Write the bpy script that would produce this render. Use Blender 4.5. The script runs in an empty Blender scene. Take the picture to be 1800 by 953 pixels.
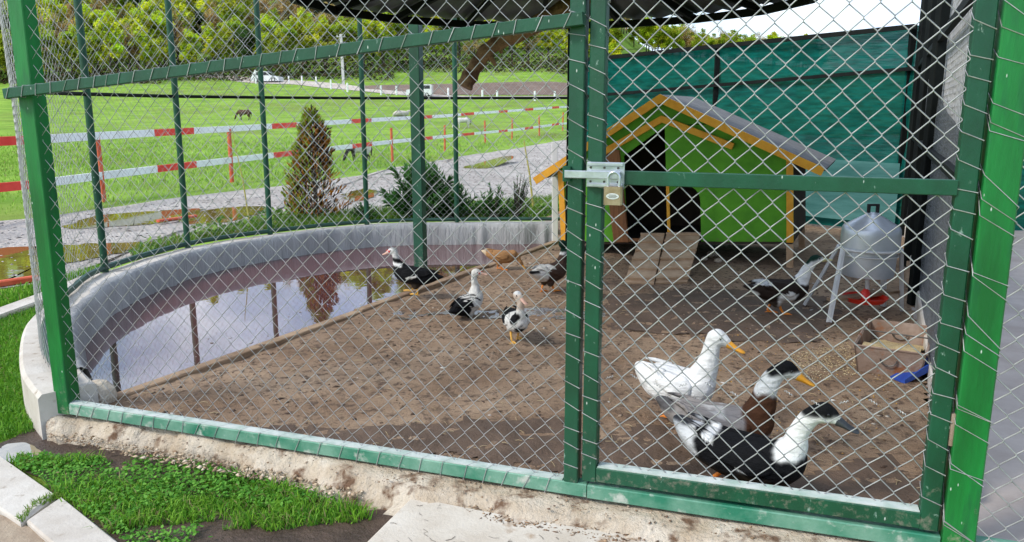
import bpy, bmesh, math, random
import numpy as np
from mathutils import Vector, Matrix, Euler
R = math.radians
rnd = random.Random(7)
rng = np.random.default_rng(11)
sc = bpy.context.scene
C = sc.collection

# ------------------------------------------------------------------ camera
CAM_Z, FPX, HOR = 1.2, 1400.0, 195.0
PIT = math.atan((476.5 - HOR) / FPX)
cd = bpy.data.cameras.new('camera'); cam = bpy.data.objects.new('camera', cd); C.objects.link(cam)
cam.location = (0, 0, CAM_Z); cam.rotation_euler = (R(90) - PIT, 0, 0)
cd.sensor_width = 36; cd.lens = FPX / 1800 * 36; cd.clip_start = 0.05; cd.clip_end = 3000
sc.camera = cam
# ------------------------------------------------------------------ world + sun
SUN_EL, SUN_AZ = 42, -116      # azimuth measured clockwise from +Y (camera looks along +Y)
w = bpy.data.worlds.new('World'); sc.world = w; w.use_nodes = True
nt = w.node_tree; nt.nodes.clear()
def N(t, kind, **kw):
    n = t.nodes.new(kind)
    for k, v in kw.items():
        if k in n.bl_rna.properties.keys(): setattr(n, k, v)
        else: n.inputs[k].default_value = v
    return n
sky = N(nt, 'ShaderNodeTexSky', sky_type='NISHITA', sun_disc=False)
sky.sun_elevation = R(SUN_EL); sky.sun_rotation = R(SUN_AZ)
tc = N(nt, 'ShaderNodeTexCoord'); mp = N(nt, 'ShaderNodeMapping'); mp.inputs['Scale'].default_value = (1, 1, 2.2)
nz = N(nt, 'ShaderNodeTexNoise', Scale=2.6, Detail=7.0, Roughness=0.58, Distortion=0.3)
cr = N(nt, 'ShaderNodeValToRGB'); cr.color_ramp.elements[0].position = .34; cr.color_ramp.elements[1].position = .58
nz2 = N(nt, 'ShaderNodeTexNoise', Scale=4.5, Detail=6.0, Roughness=0.6)
cr2 = N(nt, 'ShaderNodeValToRGB'); cr2.color_ramp.elements[0].position = .40; cr2.color_ramp.elements[1].position = .66
cr2.color_ramp.elements[0].color = (3.9, 5.2, 7.6, 1); cr2.color_ramp.elements[1].color = (9.0, 9.5, 10.2, 1)
mx = N(nt, 'ShaderNodeMix', data_type='RGBA'); bg = N(nt, 'ShaderNodeBackground', Strength=0.125); wo = N(nt, 'ShaderNodeOutputWorld')
L = nt.links.new
L(tc.outputs['Generated'], mp.inputs[0]); L(mp.outputs[0], nz.inputs['Vector']); L(mp.outputs[0], nz2.inputs['Vector'])
L(nz.outputs[0], cr.inputs[0]); L(nz2.outputs[0], cr2.inputs[0])
L(cr.outputs[0], mx.inputs[0]); L(sky.outputs[0], mx.inputs[6]); L(cr2.outputs[0], mx.inputs[7])
L(mx.outputs[2], bg.inputs[0]); L(bg.outputs[0], wo.inputs[0])
sd = bpy.data.lights.new('sun', 'SUN'); sd.energy = 2.1; sd.angle = R(14); sd.color = (1, .95, .87)
sun = bpy.data.objects.new('sun', sd); C.objects.link(sun)
az, el = R(SUN_AZ), R(SUN_EL)
sdir = Vector((math.sin(az) * math.cos(el), math.cos(az) * math.cos(el), math.sin(el)))
sun.rotation_euler = sdir.to_track_quat('Z', 'Y').to_euler(); sun.location = (-8, -6, 12)
vs = sc.view_settings; vs.view_transform = 'Standard'; vs.look = 'None'; vs.exposure = 0.72; vs.gamma = 1; vs.use_curve_mapping = False

# ------------------------------------------------------------------ pixel -> place
FW = Vector((0, math.cos(PIT), -math.sin(PIT))); UP = Vector((0, math.sin(PIT), math.cos(PIT))); O = Vector((0, 0, CAM_Z))
def ray(u, v): return Vector((1, 0, 0)) * ((u - 900) / FPX) + UP * (-(v - 476.5) / FPX) + FW
def gp(u, v, z=0.0):
    d = ray(u, v); return O + d * ((z - CAM_Z) / d.z)
def at(u, v, Y):
    d = ray(u, v); return O + d * (Y / d.y)
PR_Y = [0, 12, 20, 28, 40, 65, 90, 120, 140, 200, 260, 400, 900]
PR_L = [-.1, -.12, -.2, -.4, -.2, .7, 2.5, 5.6, 9.5, 34, 52, 60, 60]
PR_R = [-.1, -.12, -.2, -.4, -.2, .7, 2.3, 4.0, 6, 14.5, 21, 24, 24]
def terr(x, y):
    x = np.asarray(x, float); y = np.asarray(y, float)
    u = x / np.maximum(y, 1.0); t = np.clip((u - .03) / .15, 0, 1); t = t * t * (3 - 2 * t)
    a = np.interp(y, PR_Y, PR_L); b = np.interp(y, PR_Y, PR_R)
    t2 = np.clip((u - .10) / .3, 0, 1)
    return a * (1 - t) + b * (1 - t2 * .35 * (y > 100)) * t + .12 * np.sin(x * .21 + 1) * np.sin(y * .17) * np.clip((y - 14) / 20, 0, 1)
def tp(u, v, zo=0.0):
    d = ray(u, v); t = 2.0
    while t < 900:
        p = O + d * t
        if p.z <= float(terr(p.x, p.y)) + zo: return p
        t *= 1.01
    return O + d * 300
def th(x, y): return float(terr(x, y))

# ------------------------------------------------------------------ materials
def mat(name, col, rough=.8, metal=0, col2=None, scale=8, lo=.35, hi=.65, bump=0, bscale=60, col3=None, scale3=30, lo3=.6, hi3=.7,
        attr=False, mud=None, fleck=False, trans=0, alpha=1.0, stretch=None, spec=.5, detail=6, coat=0, vor=0, wave=None, bdist=.01):
    m = bpy.data.materials.new(name); m.use_nodes = True; t = m.node_tree; t.nodes.clear(); l = t.links.new
    out = N(t, 'ShaderNodeOutputMaterial'); b = N(t, 'ShaderNodeBsdfPrincipled')
    b.inputs['Roughness'].default_value = rough; b.inputs['Metallic'].default_value = metal; b.inputs['Specular IOR Level'].default_value = spec
    if coat: b.inputs['Coat Weight'].default_value = coat; b.inputs['Coat Roughness'].default_value = .2
    tcn = N(t, 'ShaderNodeTexCoord'); vec = tcn.outputs['Object']
    if stretch:
        q = N(t, 'ShaderNodeMapping'); q.inputs['Scale'].default_value = stretch; l(vec, q.inputs[0]); vec = q.outputs[0]
    c = None
    if attr:
        a = N(t, 'ShaderNodeAttribute', attribute_name='Col'); c = a.outputs['Color']
        if col2:
            n1 = N(t, 'ShaderNodeTexNoise', Scale=scale, Detail=detail); l(vec, n1.inputs['Vector'])
            r1 = N(t, 'ShaderNodeMapRange'); r1.inputs[1].default_value = lo; r1.inputs[2].default_value = hi; r1.inputs[3].default_value = col2[0]; r1.inputs[4].default_value = col2[1]
            l(n1.outputs[0], r1.inputs[0]); mm = N(t, 'ShaderNodeMix', data_type='RGBA', blend_type='MULTIPLY'); mm.inputs[0].default_value = 1
            l(c, mm.inputs[6]); l(r1.outputs[0], mm.inputs[7]); c = mm.outputs[2]
    elif col2:
        n1 = N(t, 'ShaderNodeTexNoise', Scale=scale, Detail=detail, Roughness=.6); l(vec, n1.inputs['Vector'])
        r = N(t, 'ShaderNodeValToRGB'); r.color_ramp.elements[0].position = lo; r.color_ramp.elements[1].position = hi
        r.color_ramp.elements[0].color = (*col, 1); r.color_ramp.elements[1].color = (*col2, 1); l(n1.outputs[0], r.inputs[0]); c = r.outputs[0]
        if col3:
            n3 = N(t, 'ShaderNodeTexNoise', Scale=scale3, Detail=5.0, Roughness=.6); l(vec, n3.inputs['Vector'])
            r3 = N(t, 'ShaderNodeMapRange'); r3.inputs[1].default_value = lo3; r3.inputs[2].default_value = hi3; l(n3.outputs[0], r3.inputs[0])
            m3 = N(t, 'ShaderNodeMix', data_type='RGBA'); m3.inputs[7].default_value = (*col3, 1); l(r3.outputs[0], m3.inputs[0]); l(c, m3.inputs[6]); c = m3.outputs[2]
    if mud:                                # dried splashes, thickest near the ground
        sp_ = N(t, 'ShaderNodeSeparateXYZ'); l(tcn.outputs['Object'], sp_.inputs[0]); mr = N(t, 'ShaderNodeMapRange'); mr.inputs[1].default_value = 0; mr.inputs[2].default_value = mud[1]; mr.inputs[3].default_value = .20; mr.inputs[4].default_value = -.05; l(sp_.outputs[2], mr.inputs[0])
        nm = N(t, 'ShaderNodeTexNoise', Scale=34.0, Detail=6.0, Roughness=.7); l(tcn.outputs['Object'], nm.inputs['Vector']); am = N(t, 'ShaderNodeMath', operation='ADD'); l(nm.outputs[0], am.inputs[0]); l(mr.outputs[0], am.inputs[1])
        r5 = N(t, 'ShaderNodeMapRange'); r5.inputs[1].default_value = .70; r5.inputs[2].default_value = .90; r5.inputs[4].default_value = .8; l(am.outputs[0], r5.inputs[0]); m5 = N(t, 'ShaderNodeMix', data_type='RGBA'); m5.inputs[7].default_value = (*mud[0], 1); l(r5.outputs[0], m5.inputs[0]); l(c, m5.inputs[6]); c = m5.outputs[2]
    if fleck:                              # pale paint drips and chips
        nf = N(t, 'ShaderNodeTexVoronoi', Scale=48.0); qf = N(t, 'ShaderNodeMapping'); qf.inputs['Scale'].default_value = (1.3, 1.3, .45); l(tcn.outputs['Object'], qf.inputs[0]); l(qf.outputs[0], nf.inputs['Vector'])
        rf_ = N(t, 'ShaderNodeMapRange'); rf_.inputs[1].default_value = .13; rf_.inputs[2].default_value = .05; l(nf.outputs['Distance'], rf_.inputs[0]); sf_ = N(t, 'ShaderNodeSeparateColor'); l(nf.outputs['Color'], sf_.inputs[0]); gt = N(t, 'ShaderNodeMath', operation='GREATER_THAN'); gt.inputs[1].default_value = .84; l(sf_.outputs[0], gt.inputs[0])
        mu = N(t, 'ShaderNodeMath', operation='MULTIPLY'); l(rf_.outputs[0], mu.inputs[0]); l(gt.outputs[0], mu.inputs[1]); m6 = N(t, 'ShaderNodeMix', data_type='RGBA'); m6.inputs[7].default_value = (.55, .60, .56, 1); l(mu.outputs[0], m6.inputs[0]); l(c, m6.inputs[6]); c = m6.outputs[2]
    if c is not None: l(c, b.inputs['Base Color'])
    else: b.inputs['Base Color'].default_value = (*col, 1)
    if bump:
        nb = N(t, 'ShaderNodeTexNoise', Scale=bscale, Detail=6.0, Roughness=.65); l(vec, nb.inputs['Vector']); h = nb.outputs[0]
        if vor:
            vn = N(t, 'ShaderNodeTexVoronoi', Scale=vor); l(vec, vn.inputs['Vector'])
            ad = N(t, 'ShaderNodeMath', operation='ADD'); l(h, ad.inputs[0]); l(vn.outputs['Distance'], ad.inputs[1]); h = ad.outputs[0]
        bp = N(t, 'ShaderNodeBump', Strength=bump, Distance=bdist); l(h, bp.inputs['Height']); l(bp.outputs[0], b.inputs['Normal'])
    s = b.outputs[0]
    if trans:
        tl = N(t, 'ShaderNodeBsdfTranslucent'); ms = N(t, 'ShaderNodeMixShader'); ms.inputs[0].default_value = trans
        if c is not None: l(c, tl.inputs[0])
        else: tl.inputs[0].default_value = (*col, 1)
        l(s, ms.inputs[1]); l(tl.outputs[0], ms.inputs[2]); s = ms.outputs[0]
    if alpha != 1.0 or wave:
        tr = N(t, 'ShaderNodeBsdfTransparent'); ms = N(t, 'ShaderNodeMixShader'); ms.inputs[0].default_value = alpha
        if wave:
            wn = N(t, 'ShaderNodeTexNoise', Scale=wave[0], Detail=3.0); q = N(t, 'ShaderNodeMapping'); q.inputs['Scale'].default_value = wave[1]
            l(tcn.outputs['Object'], q.inputs[0]); l(q.outputs[0], wn.inputs['Vector'])
            r = N(t, 'ShaderNodeMapRange'); r.inputs[1].default_value = .35; r.inputs[2].default_value = .65; r.inputs[3].default_value = wave[2]; r.inputs[4].default_value = wave[3]
            l(wn.outputs[0], r.inputs[0]); l(r.outputs[0], ms.inputs[0])
        l(tr.outputs[0], ms.inputs[1]); l(s, ms.inputs[2]); s = ms.outputs[0]
    l(s, out.inputs[0]); return m

M = {}
M['green'] = mat('green_paint', (.003, .048, .022), .45, col2=(.005, .078, .037), scale=9, bump=.15, bscale=90, col3=(.20, .30, .25), scale3=55, lo3=.655, hi3=.73, stretch=(1, 1, .5), mud=((.24, .21, .17), .40), fleck=True)
M['green_bright'] = mat('bright_green_paint', (.002, .10, .017), .45, col2=(.004, .20, .034), scale=7, bump=.2, bscale=70, stretch=(1.5, 1.5, .25), col3=(.004, .075, .028), scale3=11, lo3=.52, hi3=.7, mud=((.30, .27, .21), .35), fleck=True)
M['green_dark'] = mat('dark_green_paint', (.003, .032, .016), .45, col2=(.006, .060, .030), scale=9)
M['green_worn'] = mat('worn_green_paint', (.016, .17, .095), .6, col2=(.20, .36, .27), scale=5, lo=.38, hi=.68, bump=.2, bscale=90, col3=(.42, .46, .40), scale3=18, lo3=.56, hi3=.7)
M['dust'] = mat('dusty_paint', (.30, .40, .34), .9, col2=(.52, .55, .52), scale=14, bump=.2)
M['black_metal'] = mat('black_metal', (.003, .004, .004), .7, col2=(.007, .009, .008), spec=.15)
M['galv'] = mat('galvanised_wire', (.29, .29, .29), .5, .4, col2=(.47, .465, .455), scale=25)
M['zinc'] = mat('zinc_steel', (.42, .46, .50), .32, .75, col2=(.62, .66, .70), scale=18, bump=.1)
M['brass'] = mat('brass_padlock', (.30, .22, .13), .42, .6, col2=(.42, .33, .22), scale=40, bump=.1)
M['white_metal'] = mat('bright_plate', (.7, .7, .72), .35, .4)
M['dirt'] = mat('trodden_dirt', (.26, .160, .092), .95, col2=(.44, .305, .195), scale=2.3, lo=.36, hi=.66, bump=1.0, bscale=75, col3=(.13, .080, .050), scale3=26, lo3=.50, hi3=.66, vor=0, bdist=.025)
M['concrete'] = mat('pale_concrete', (.44, .39, .33), .9, col2=(.58, .54, .48), scale=5, bump=.5, bscale=70, col3=(.27, .21, .15), scale3=16, lo3=.6, hi3=.72, bdist=.006)
M['footing'] = mat('rough_footing_concrete', (.46, .36, .25), .95, col2=(.64, .56, .45), scale=7, bump=1.0, bscale=45, col3=(.16, .09, .05), scale3=10, lo3=.55, hi3=.66, bdist=.02)
M['slab'] = mat('path_slab_concrete', (.47, .41, .33), .9, col2=(.62, .57, .49), scale=4, bump=.5, bscale=80, col3=(.30, .20, .12), scale3=7, lo3=.58, hi3=.70, bdist=.006)
M['paving'] = mat('pinkish_concrete', (.33, .28, .25), .85, col2=(.45, .40, .365), scale=3, bump=.3, bscale=70, col3=(.09, .08, .08), scale3=45, lo3=.68, hi3=.72, bdist=.004)
M['mud'] = mat('wet_mud', (.045, .026, .016), .55, col2=(.085, .052, .034), scale=9, bump=.8, bscale=40, bdist=.02)
M['soil'] = mat('path_soil', (.26, .19, .13), .95, col2=(.40, .32, .23), scale=8, bump=.8, bscale=50)
M['meadow'] = mat('meadow_grass', (.13, .24, .026), .95, col2=(.25, .39, .055), scale=.55, bump=.6, bscale=9, col3=(.17, .19, .050), scale3=.16, lo3=.5, hi3=.75, bdist=.08, spec=.1)
M['road'] = mat('gravel_road', (.34, .30, .265), .9, col2=(.50, .455, .41), scale=1.1, bump=1, bscale=25, col3=(.22, .19, .17), scale3=14, lo3=.55, hi3=.7, vor=18, bdist=.03)
M['farroad'] = mat('far_track', (.40, .34, .28), .95, col2=(.52, .46, .40), scale=.4)
M['plough'] = mat('ploughed_earth', (.13, .085, .06), .95, col2=(.20, .135, .10), scale=.5, stretch=(1, .3, 1))
M['plank'] = mat('weathered_plank', (.20, .125, .07), .85, col2=(.38, .26, .16), scale=6, bump=.5, bscale=40, stretch=(1.0, 1.0, 6), col3=(.10, .06, .035), scale3=12, lo3=.58, hi3=.7)
M['ramp'] = mat('dirty_ramp_wood', (.40, .25, .14), .9, col2=(.58, .40, .25), scale=7, bump=.5, bscale=50)
M['jambwood'] = mat('stained_wood', (.17, .060, .016), .65, col2=(.29, .12, .036), scale=9, bump=.3, bscale=60, stretch=(8, 8, .8))
M['house'] = mat('green_panel', (.075, .29, .008), .75, col2=(.11, .38, .012), scale=6, bump=.2, bscale=120, mud=((.16, .13, .07), .16))
M['orange'] = mat('orange_board', (.70, .30, .012), .6, col2=(.82, .40, .022), scale=5, bump=.15, bscale=60, stretch=(3, 3, 3))
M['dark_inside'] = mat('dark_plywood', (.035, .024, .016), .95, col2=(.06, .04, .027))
M['roofing'] = mat('grey_roofing_felt', (.095, .093, .09), .85, col2=(.155, .152, .148), scale=12, bump=.4, bscale=150)
M['whiteboard'] = mat('white_board', (.62, .60, .57), .8, col2=(.72, .70, .68), scale=5)
M['liner'] = mat('grey_pond_liner', (.27, .265, .26), .55, col2=(.42, .415, .405), scale=3, bump=1.0, bscale=16, stretch=(1, 1, .22), bdist=.035)
M['net'] = mat('teal_shade_net', (.002, .062, .050), .8, col2=(.004, .130, .105), scale=6, trans=.36, stretch=(1, 1, 5), wave=(9, (.6, .6, 26), .95, 1.0), spec=.05)
M['netpale'] = mat('pale_teal_sheet', (.05, .20, .185), .6, col2=(.11, .31, .29), scale=3, trans=.4, bump=.4, bscale=6, stretch=(.6, .6, 4))
M['netgrey'] = mat('grey_side_net', (.045, .05, .055), .8, col2=(.11, .12, .13), scale=5, trans=.2, stretch=(2, 2, 20), wave=(30, (1, 1, 14), .62, .95))
M['corr'] = mat('corrugated_sheet', (.045, .05, .052), .5, .3, col2=(.09, .095, .095), scale=4)
M['log'] = mat('peeled_log', (.10, .045, .020), .85, col2=(.30, .17, .085), scale=7, bump=1, bscale=18, bdist=.02, stretch=(1, 1, 1), lo=.42, hi=.56)
M['alu'] = mat('aluminium_drum', (.50, .53, .57), .36, .55, col2=(.62, .65, .69), scale=7, bump=.08, bscale=10)
M['aluleg'] = mat('dull_metal_leg', (.58, .58, .57), .6, .15, col2=(.70, .70, .69))
M['red'] = mat('red_plastic', (.74, .026, .010), .4, col2=(.74, .04, .016), scale=9)
M['redpaint'] = mat('red_paint', (.66, .025, .015), .7, col2=(.76, .06, .035), scale=3)
M['whitepaint'] = mat('white_paint', (.74, .75, .75), .7, col2=(.84, .85, .85), scale=3)
M['postred'] = mat('faded_red_post', (.50, .065, .025), .8, col2=(.60, .13, .055), scale=6)
M['rust'] = mat('rusty_tin', (.20, .125, .085), .75, .1, col2=(.33, .25, .20), scale=8, bump=.4, bscale=50, col3=(.27, .10, .035), scale3=9, lo3=.56, hi3=.66)
M['wirehandle'] = mat('dark_wire', (.10, .09, .08), .5, .5)
M['grain'] = mat('feed_grain', (.46, .34, .16), .95, col2=(.60, .47, .26), scale=40, bump=1, bscale=160, col3=(.10, .07, .03), scale3=90, lo3=.62, hi3=.68)
M['blue'] = mat('blue_plastic', (.012, .045, .26), .45, col2=(.02, .075, .36), scale=9, bump=.2)
M['orangefoot'] = mat('orange_skin', (.66, .17, .012), .55, col2=(.72, .24, .02), scale=30, bump=.3, bscale=120)
M['yellowfoot'] = mat('yellow_skin', (.66, .34, .05), .55, col2=(.70, .40, .07), scale=30)
M['bill'] = mat('orange_bill', (.72, .29, .012), .45, col2=(.76, .36, .03), scale=30)
M['billdark'] = mat('slate_bill', (.02, .024, .028), .4, col2=(.045, .05, .055), scale=40)
M['billpink'] = mat('pink_bill', (.55, .30, .22), .5, col2=(.62, .40, .30), scale=40)
M['caruncle'] = mat('red_caruncle', (.60, .02, .012), .6, col2=(.66, .05, .03), scale=60, bump=.6, bscale=150)
M['billyellow'] = mat('pale_yellow_bill', (.55, .50, .20), .5, col2=(.60, .56, .28), scale=40)
M['eye'] = mat('black_eye', (.004, .004, .004), .15)
M['feather'] = mat('plumage', (1, 1, 1), .75, attr=True, col2=(.80, 1.0), scale=22, lo=.3, hi=.6, stretch=(.6, 2.2, 1.7), bump=.6, bscale=70, spec=.12, bdist=.008, vor=30)
M['hide'] = mat('animal_coat', (1, 1, 1), .85, attr=True, col2=(.75, 1.0), scale=12, bump=.3, bscale=40)
M['leaf'] = mat('foliage', (1, 1, 1), .7, attr=True, trans=.5, spec=.2)
M['blade'] = mat('grass_blades', (1, 1, 1), .6, attr=True, trans=.35, spec=.25)
M['bits'] = mat('loose_bits', (1, 1, 1), .85, attr=True)
M['bark'] = mat('tree_bark', (.045, .035, .028), .95, col2=(.10, .08, .065), scale=6, bump=.6, bscale=12)
M['palebark'] = mat('pale_bark', (.22, .20, .17), .95, col2=(.32, .29, .25), scale=6)
M['stem'] = mat('yellowish_stake', (.36, .30, .06), .8, col2=(.48, .42, .10), scale=12)
M['carwhite'] = mat('white_car_paint', (.72, .73, .75), .25, coat=.6)
M['glass'] = mat('dark_car_glass', (.02, .025, .03), .08)
M['tyre'] = mat('tyre_rubber', (.015, .015, .016), .85)
M['polec'] = mat('utility_pole_concrete', (.50, .49, .47), .9, col2=(.6, .59, .57))
def water_mat(name, col, rough, bump=.02, bs=6):
    m = mat(name, col, rough, spec=.5); t = m.node_tree
    b = [n for n in t.nodes if n.type == 'BSDF_PRINCIPLED'][0]; b.inputs['IOR'].default_value = 3.9
    tcn = N(t, 'ShaderNodeTexCoord'); nb = N(t, 'ShaderNodeTexNoise', Scale=bs, Detail=3.0); bp = N(t, 'ShaderNodeBump', Strength=bump, Distance=.02)
    t.links.new(tcn.outputs['Object'], nb.inputs['Vector']); t.links.new(nb.outputs[0], bp.inputs['Height']); t.links.new(bp.outputs[0], b.inputs['Normal'])
    return m
M['pond'] = water_mat('muddy_pond_water', (.105, .038, .036), .012, .03, 5)
M['puddle'] = water_mat('brown_puddle_water', (.16, .115, .030), .03, .05, 4)

# ------------------------------------------------------------------ mesh builder
class MB:
    def __init__(s): s.v = []; s.f = []; s.m = []; s.cur = 0
    def add(s, vs_, fs_):
        o = len(s.v); s.v += [tuple(p) for p in vs_]
        for f in fs_: s.f.append(tuple(i + o for i in f)); s.m.append(s.cur)
        return s
    def hexa(s, p): return s.add(p, [(0, 3, 2, 1), (4, 5, 6, 7), (0, 1, 5, 4), (1, 2, 6, 5), (2, 3, 7, 6), (3, 0, 4, 7)])
    def box(s, a, b):
        (x0, y0, z0), (x1, y1, z1) = a, b
        return s.hexa([(x0, y0, z0), (x1, y0, z0), (x1, y1, z0), (x0, y1, z0), (x0, y0, z1), (x1, y0, z1), (x1, y1, z1), (x0, y1, z1)])
    def beam(s, p0, p1, w, h, up=(0, 0, 1), bev=0.0):
        p0, p1 = Vector(p0), Vector(p1); d = (p1 - p0).normalized(); up = Vector(up)
        if abs(d.dot(up)) > .98: up = Vector((0, 1, 0)) if abs(d.y) < .9 else Vector((1, 0, 0))
        x = d.cross(up).normalized(); y = x.cross(d).normalized()
        if not bev: prof = [(-w/2, -h/2), (w/2, -h/2), (w/2, h/2), (-w/2, h/2)]
        else:
            b = bev; prof = [(-w/2+b, -h/2), (w/2-b, -h/2), (w/2, -h/2+b), (w/2, h/2-b), (w/2-b, h/2), (-w/2+b, h/2), (-w/2, h/2-b), (-w/2, -h/2+b)]
        n = len(prof); V = [p0 + x * a + y * b for a, b in prof] + [p1 + x * a + y * b for a, b in prof]
        return s.add(V, [tuple(range(n))[::-1], tuple(range(n, 2 * n))] + [(i, (i + 1) % n, n + (i + 1) % n, n + i) for i in range(n)])
    def tube(s, pts, r, k=8, cap=True):
        pts = [Vector(p) for p in pts]; n = len(pts); rr = r if isinstance(r, (list, tuple)) else [r] * n
        V = []; ref = Vector((.13, .21, .97)); prev = None
        for i, p in enumerate(pts):
            t = (pts[min(i + 1, n - 1)] - pts[max(i - 1, 0)])
            t = t.normalized() if t.length > 1e-9 else Vector((0, 0, 1))
            if prev is None:
                a = t.cross(ref); a = a if a.length > .1 else t.cross(Vector((1, 0, 0)))
            else: a = prev - t * prev.dot(t)
            a.normalize(); prev = a; b = t.cross(a)
            V += [p + (a * math.cos(q) + b * math.sin(q)) * rr[i] for q in [2 * math.pi * j / k for j in range(k)]]
        F = [(i * k + j, i * k + (j + 1) % k, (i + 1) * k + (j + 1) % k, (i + 1) * k + j) for i in range(n - 1) for j in range(k)]
        if cap: F += [tuple(range(k))[::-1], tuple(range((n - 1) * k, n * k))]
        return s.add(V, F)
    def lathe(s, prof, c=(0, 0, 0), k=28):
        V = []; c = Vector(c)
        for r, z in prof: V += [c + Vector((r * math.cos(2*math.pi*j/k), r * math.sin(2*math.pi*j/k), z)) for j in range(k)]
        n = len(prof); F = [(i*k+j, i*k+(j+1) % k, (i+1)*k+(j+1) % k, (i+1)*k+j) for i in range(n-1) for j in range(k)]
        F += [tuple(range(k))[::-1], tuple(range((n-1)*k, n*k))]
        return s.add(V, F)
    def prism(s, poly, d):       # poly: 3D points, d: extrusion vector
        d = Vector(d); p = [Vector(q) for q in poly]; n = len(p)
        return s.add(p + [q + d for q in p], [tuple(range(n))[::-1], tuple(range(n, 2*n))] + [(i, (i+1) % n, n+(i+1) % n, n+i) for i in range(n)])
    def ball(s, c, r, k=10, j=7):
        c = Vector(c); r = r if isinstance(r, (tuple, list)) else (r, r, r); V = []; F = []
        for a in range(j + 1):
            th_ = math.pi * a / j
            V += [(c.x + r[0]*math.sin(th_)*math.cos(2*math.pi*b/k), c.y + r[1]*math.sin(th_)*math.sin(2*math.pi*b/k), c.z + r[2]*math.cos(th_)) for b in range(k)]
        for a in range(j):
            for b in range(k): F.append((a*k+b, (a+1)*k+b, (a+1)*k+(b+1) % k, a*k+(b+1) % k))
        return s.add(V, F)
    def build(s, name, mats, parent=None, local=False, smooth=False, recalc=True, origin=True, col=None):
        me = bpy.data.meshes.new(name); v = np.array(s.v, float); off = np.zeros(3)
        if parent is not None:
            if not local: off = np.array(parent.location)
        elif origin: off = np.array([(v[:, 0].min()+v[:, 0].max())/2, (v[:, 1].min()+v[:, 1].max())/2, v[:, 2].min()])
        me.from_pydata((v - off).tolist(), [], s.f)
        mats = mats if isinstance(mats, list) else [mats]
        for q in mats: me.materials.append(M[q] if isinstance(q, str) else q)
        if len(mats) > 1: me.polygons.foreach_set('material_index', s.m)
        if recalc:
            bm = bmesh.new(); bm.from_mesh(me); bmesh.ops.recalc_face_normals(bm, faces=bm.faces); bm.to_mesh(me); bm.free()
        if smooth:
            me.polygons.foreach_set('use_smooth', [True] * len(me.polygons))
            if smooth != 'all': me.set_sharp_from_angle(angle=R(38))
        if col is not None:
            ca = me.color_attributes.new('Col', 'FLOAT_COLOR', 'POINT'); ca.data.foreach_set('color', np.asarray(col, np.float32).ravel())
        o = bpy.data.objects.new(name, me); C.objects.link(o)
        if parent is not None: o.parent = parent
        elif origin: o.location = off
        return o
def npmesh(name, V, loops, counts, material, col=None, parent=None, smooth=False):
    me = bpy.data.meshes.new(name); V = np.asarray(V, np.float32); n = len(V)
    off = np.array([(V[:, 0].min()+V[:, 0].max())/2, (V[:, 1].min()+V[:, 1].max())/2, V[:, 2].min()], np.float32) if parent is None else np.array(parent.location, np.float32)
    me.vertices.add(n); me.vertices.foreach_set('co', (V - off).ravel())
    loops = np.asarray(loops, np.int32).ravel(); counts = np.asarray(counts, np.int32)
    me.loops.add(len(loops)); me.loops.foreach_set('vertex_index', loops)
    me.polygons.add(len(counts)); st = np.concatenate([[0], np.cumsum(counts)[:-1]]).astype(np.int32)
    me.polygons.foreach_set('loop_start', st); me.update(calc_edges=True)
    me.materials.append(M[material])
    if smooth: me.polygons.foreach_set('use_smooth', [True] * len(counts))
    if col is not None:
        ca = me.color_attributes.new('Col', 'FLOAT_COLOR', 'POINT'); cc = np.ones((n, 4), np.float32); cc[:, :3] = col; ca.data.foreach_set('color', cc.ravel())
    o = bpy.data.objects.new(name, me); C.objects.link(o)
    if parent is None: o.location = off.tolist()
    else: o.parent = parent
    return o
def tag(o, label=None, cat=None, group=None, kind=None):
    if label: o['label'] = label
    if cat: o['category'] = cat
    if group: o['group'] = group
    if kind: o['kind'] = kind
    return o
def thing(name, loc, label, cat, rot=(0, 0, 0), group=None):
    o = bpy.data.objects.new(name, None); C.objects.link(o); o.location = loc; o.rotation_euler = rot; o.empty_display_size = .1
    return tag(o, label, cat, group)
def copy_tree(o, parent=None):
    c = o.copy(); C.objects.link(c); c.parent = parent
    for ch in [q for q in o.children]: copy_tree(ch, c)
    return c
def grid_sheet(name, xs, ys, zf, material, keep=None, smooth=True):
    X, Y = np.meshgrid(xs, ys); Z = zf(X, Y); V = np.stack([X.ravel(), Y.ravel(), Z.ravel()], 1)
    nx, ny = len(xs), len(ys); i = np.arange(nx * ny).reshape(ny, nx)
    q = np.stack([i[:-1, :-1].ravel(), i[:-1, 1:].ravel(), i[1:, 1:].ravel(), i[1:, :-1].ravel()], 1)
    if keep is not None:
        cx = V[q].mean(1); q = q[keep(cx[:, 0], cx[:, 1])]
        us, inv = np.unique(q, return_inverse=True); V = V[us]; q = inv.reshape(q.shape)
    return npmesh(name, V, q, np.full(len(q), 4), material, smooth=smooth)
def inpoly(px, py, poly):
    poly = [(p[0], p[1]) for p in poly]; r = np.zeros(np.shape(px), bool); n = len(poly)
    for i in range(n):
        (x0, y0), (x1, y1) = poly[i], poly[(i + 1) % n]
        if y0 == y1: continue
        r ^= ((y0 > py) != (y1 > py)) & (px < (x1 - x0) * (py - y0) / (y1 - y0) + x0)
    return r
def vnoise(x, y, seed=0):
    r = np.zeros(np.shape(x))
    g = np.random.default_rng(seed)
    for k in range(7):
        a = g.uniform(0, 6.28); f = 2 ** (k * .6); r = r + np.sin((x * math.cos(a) + y * math.sin(a)) * f * 1.7 + g.uniform(0, 6.28)) / f
    return r / 3
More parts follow.
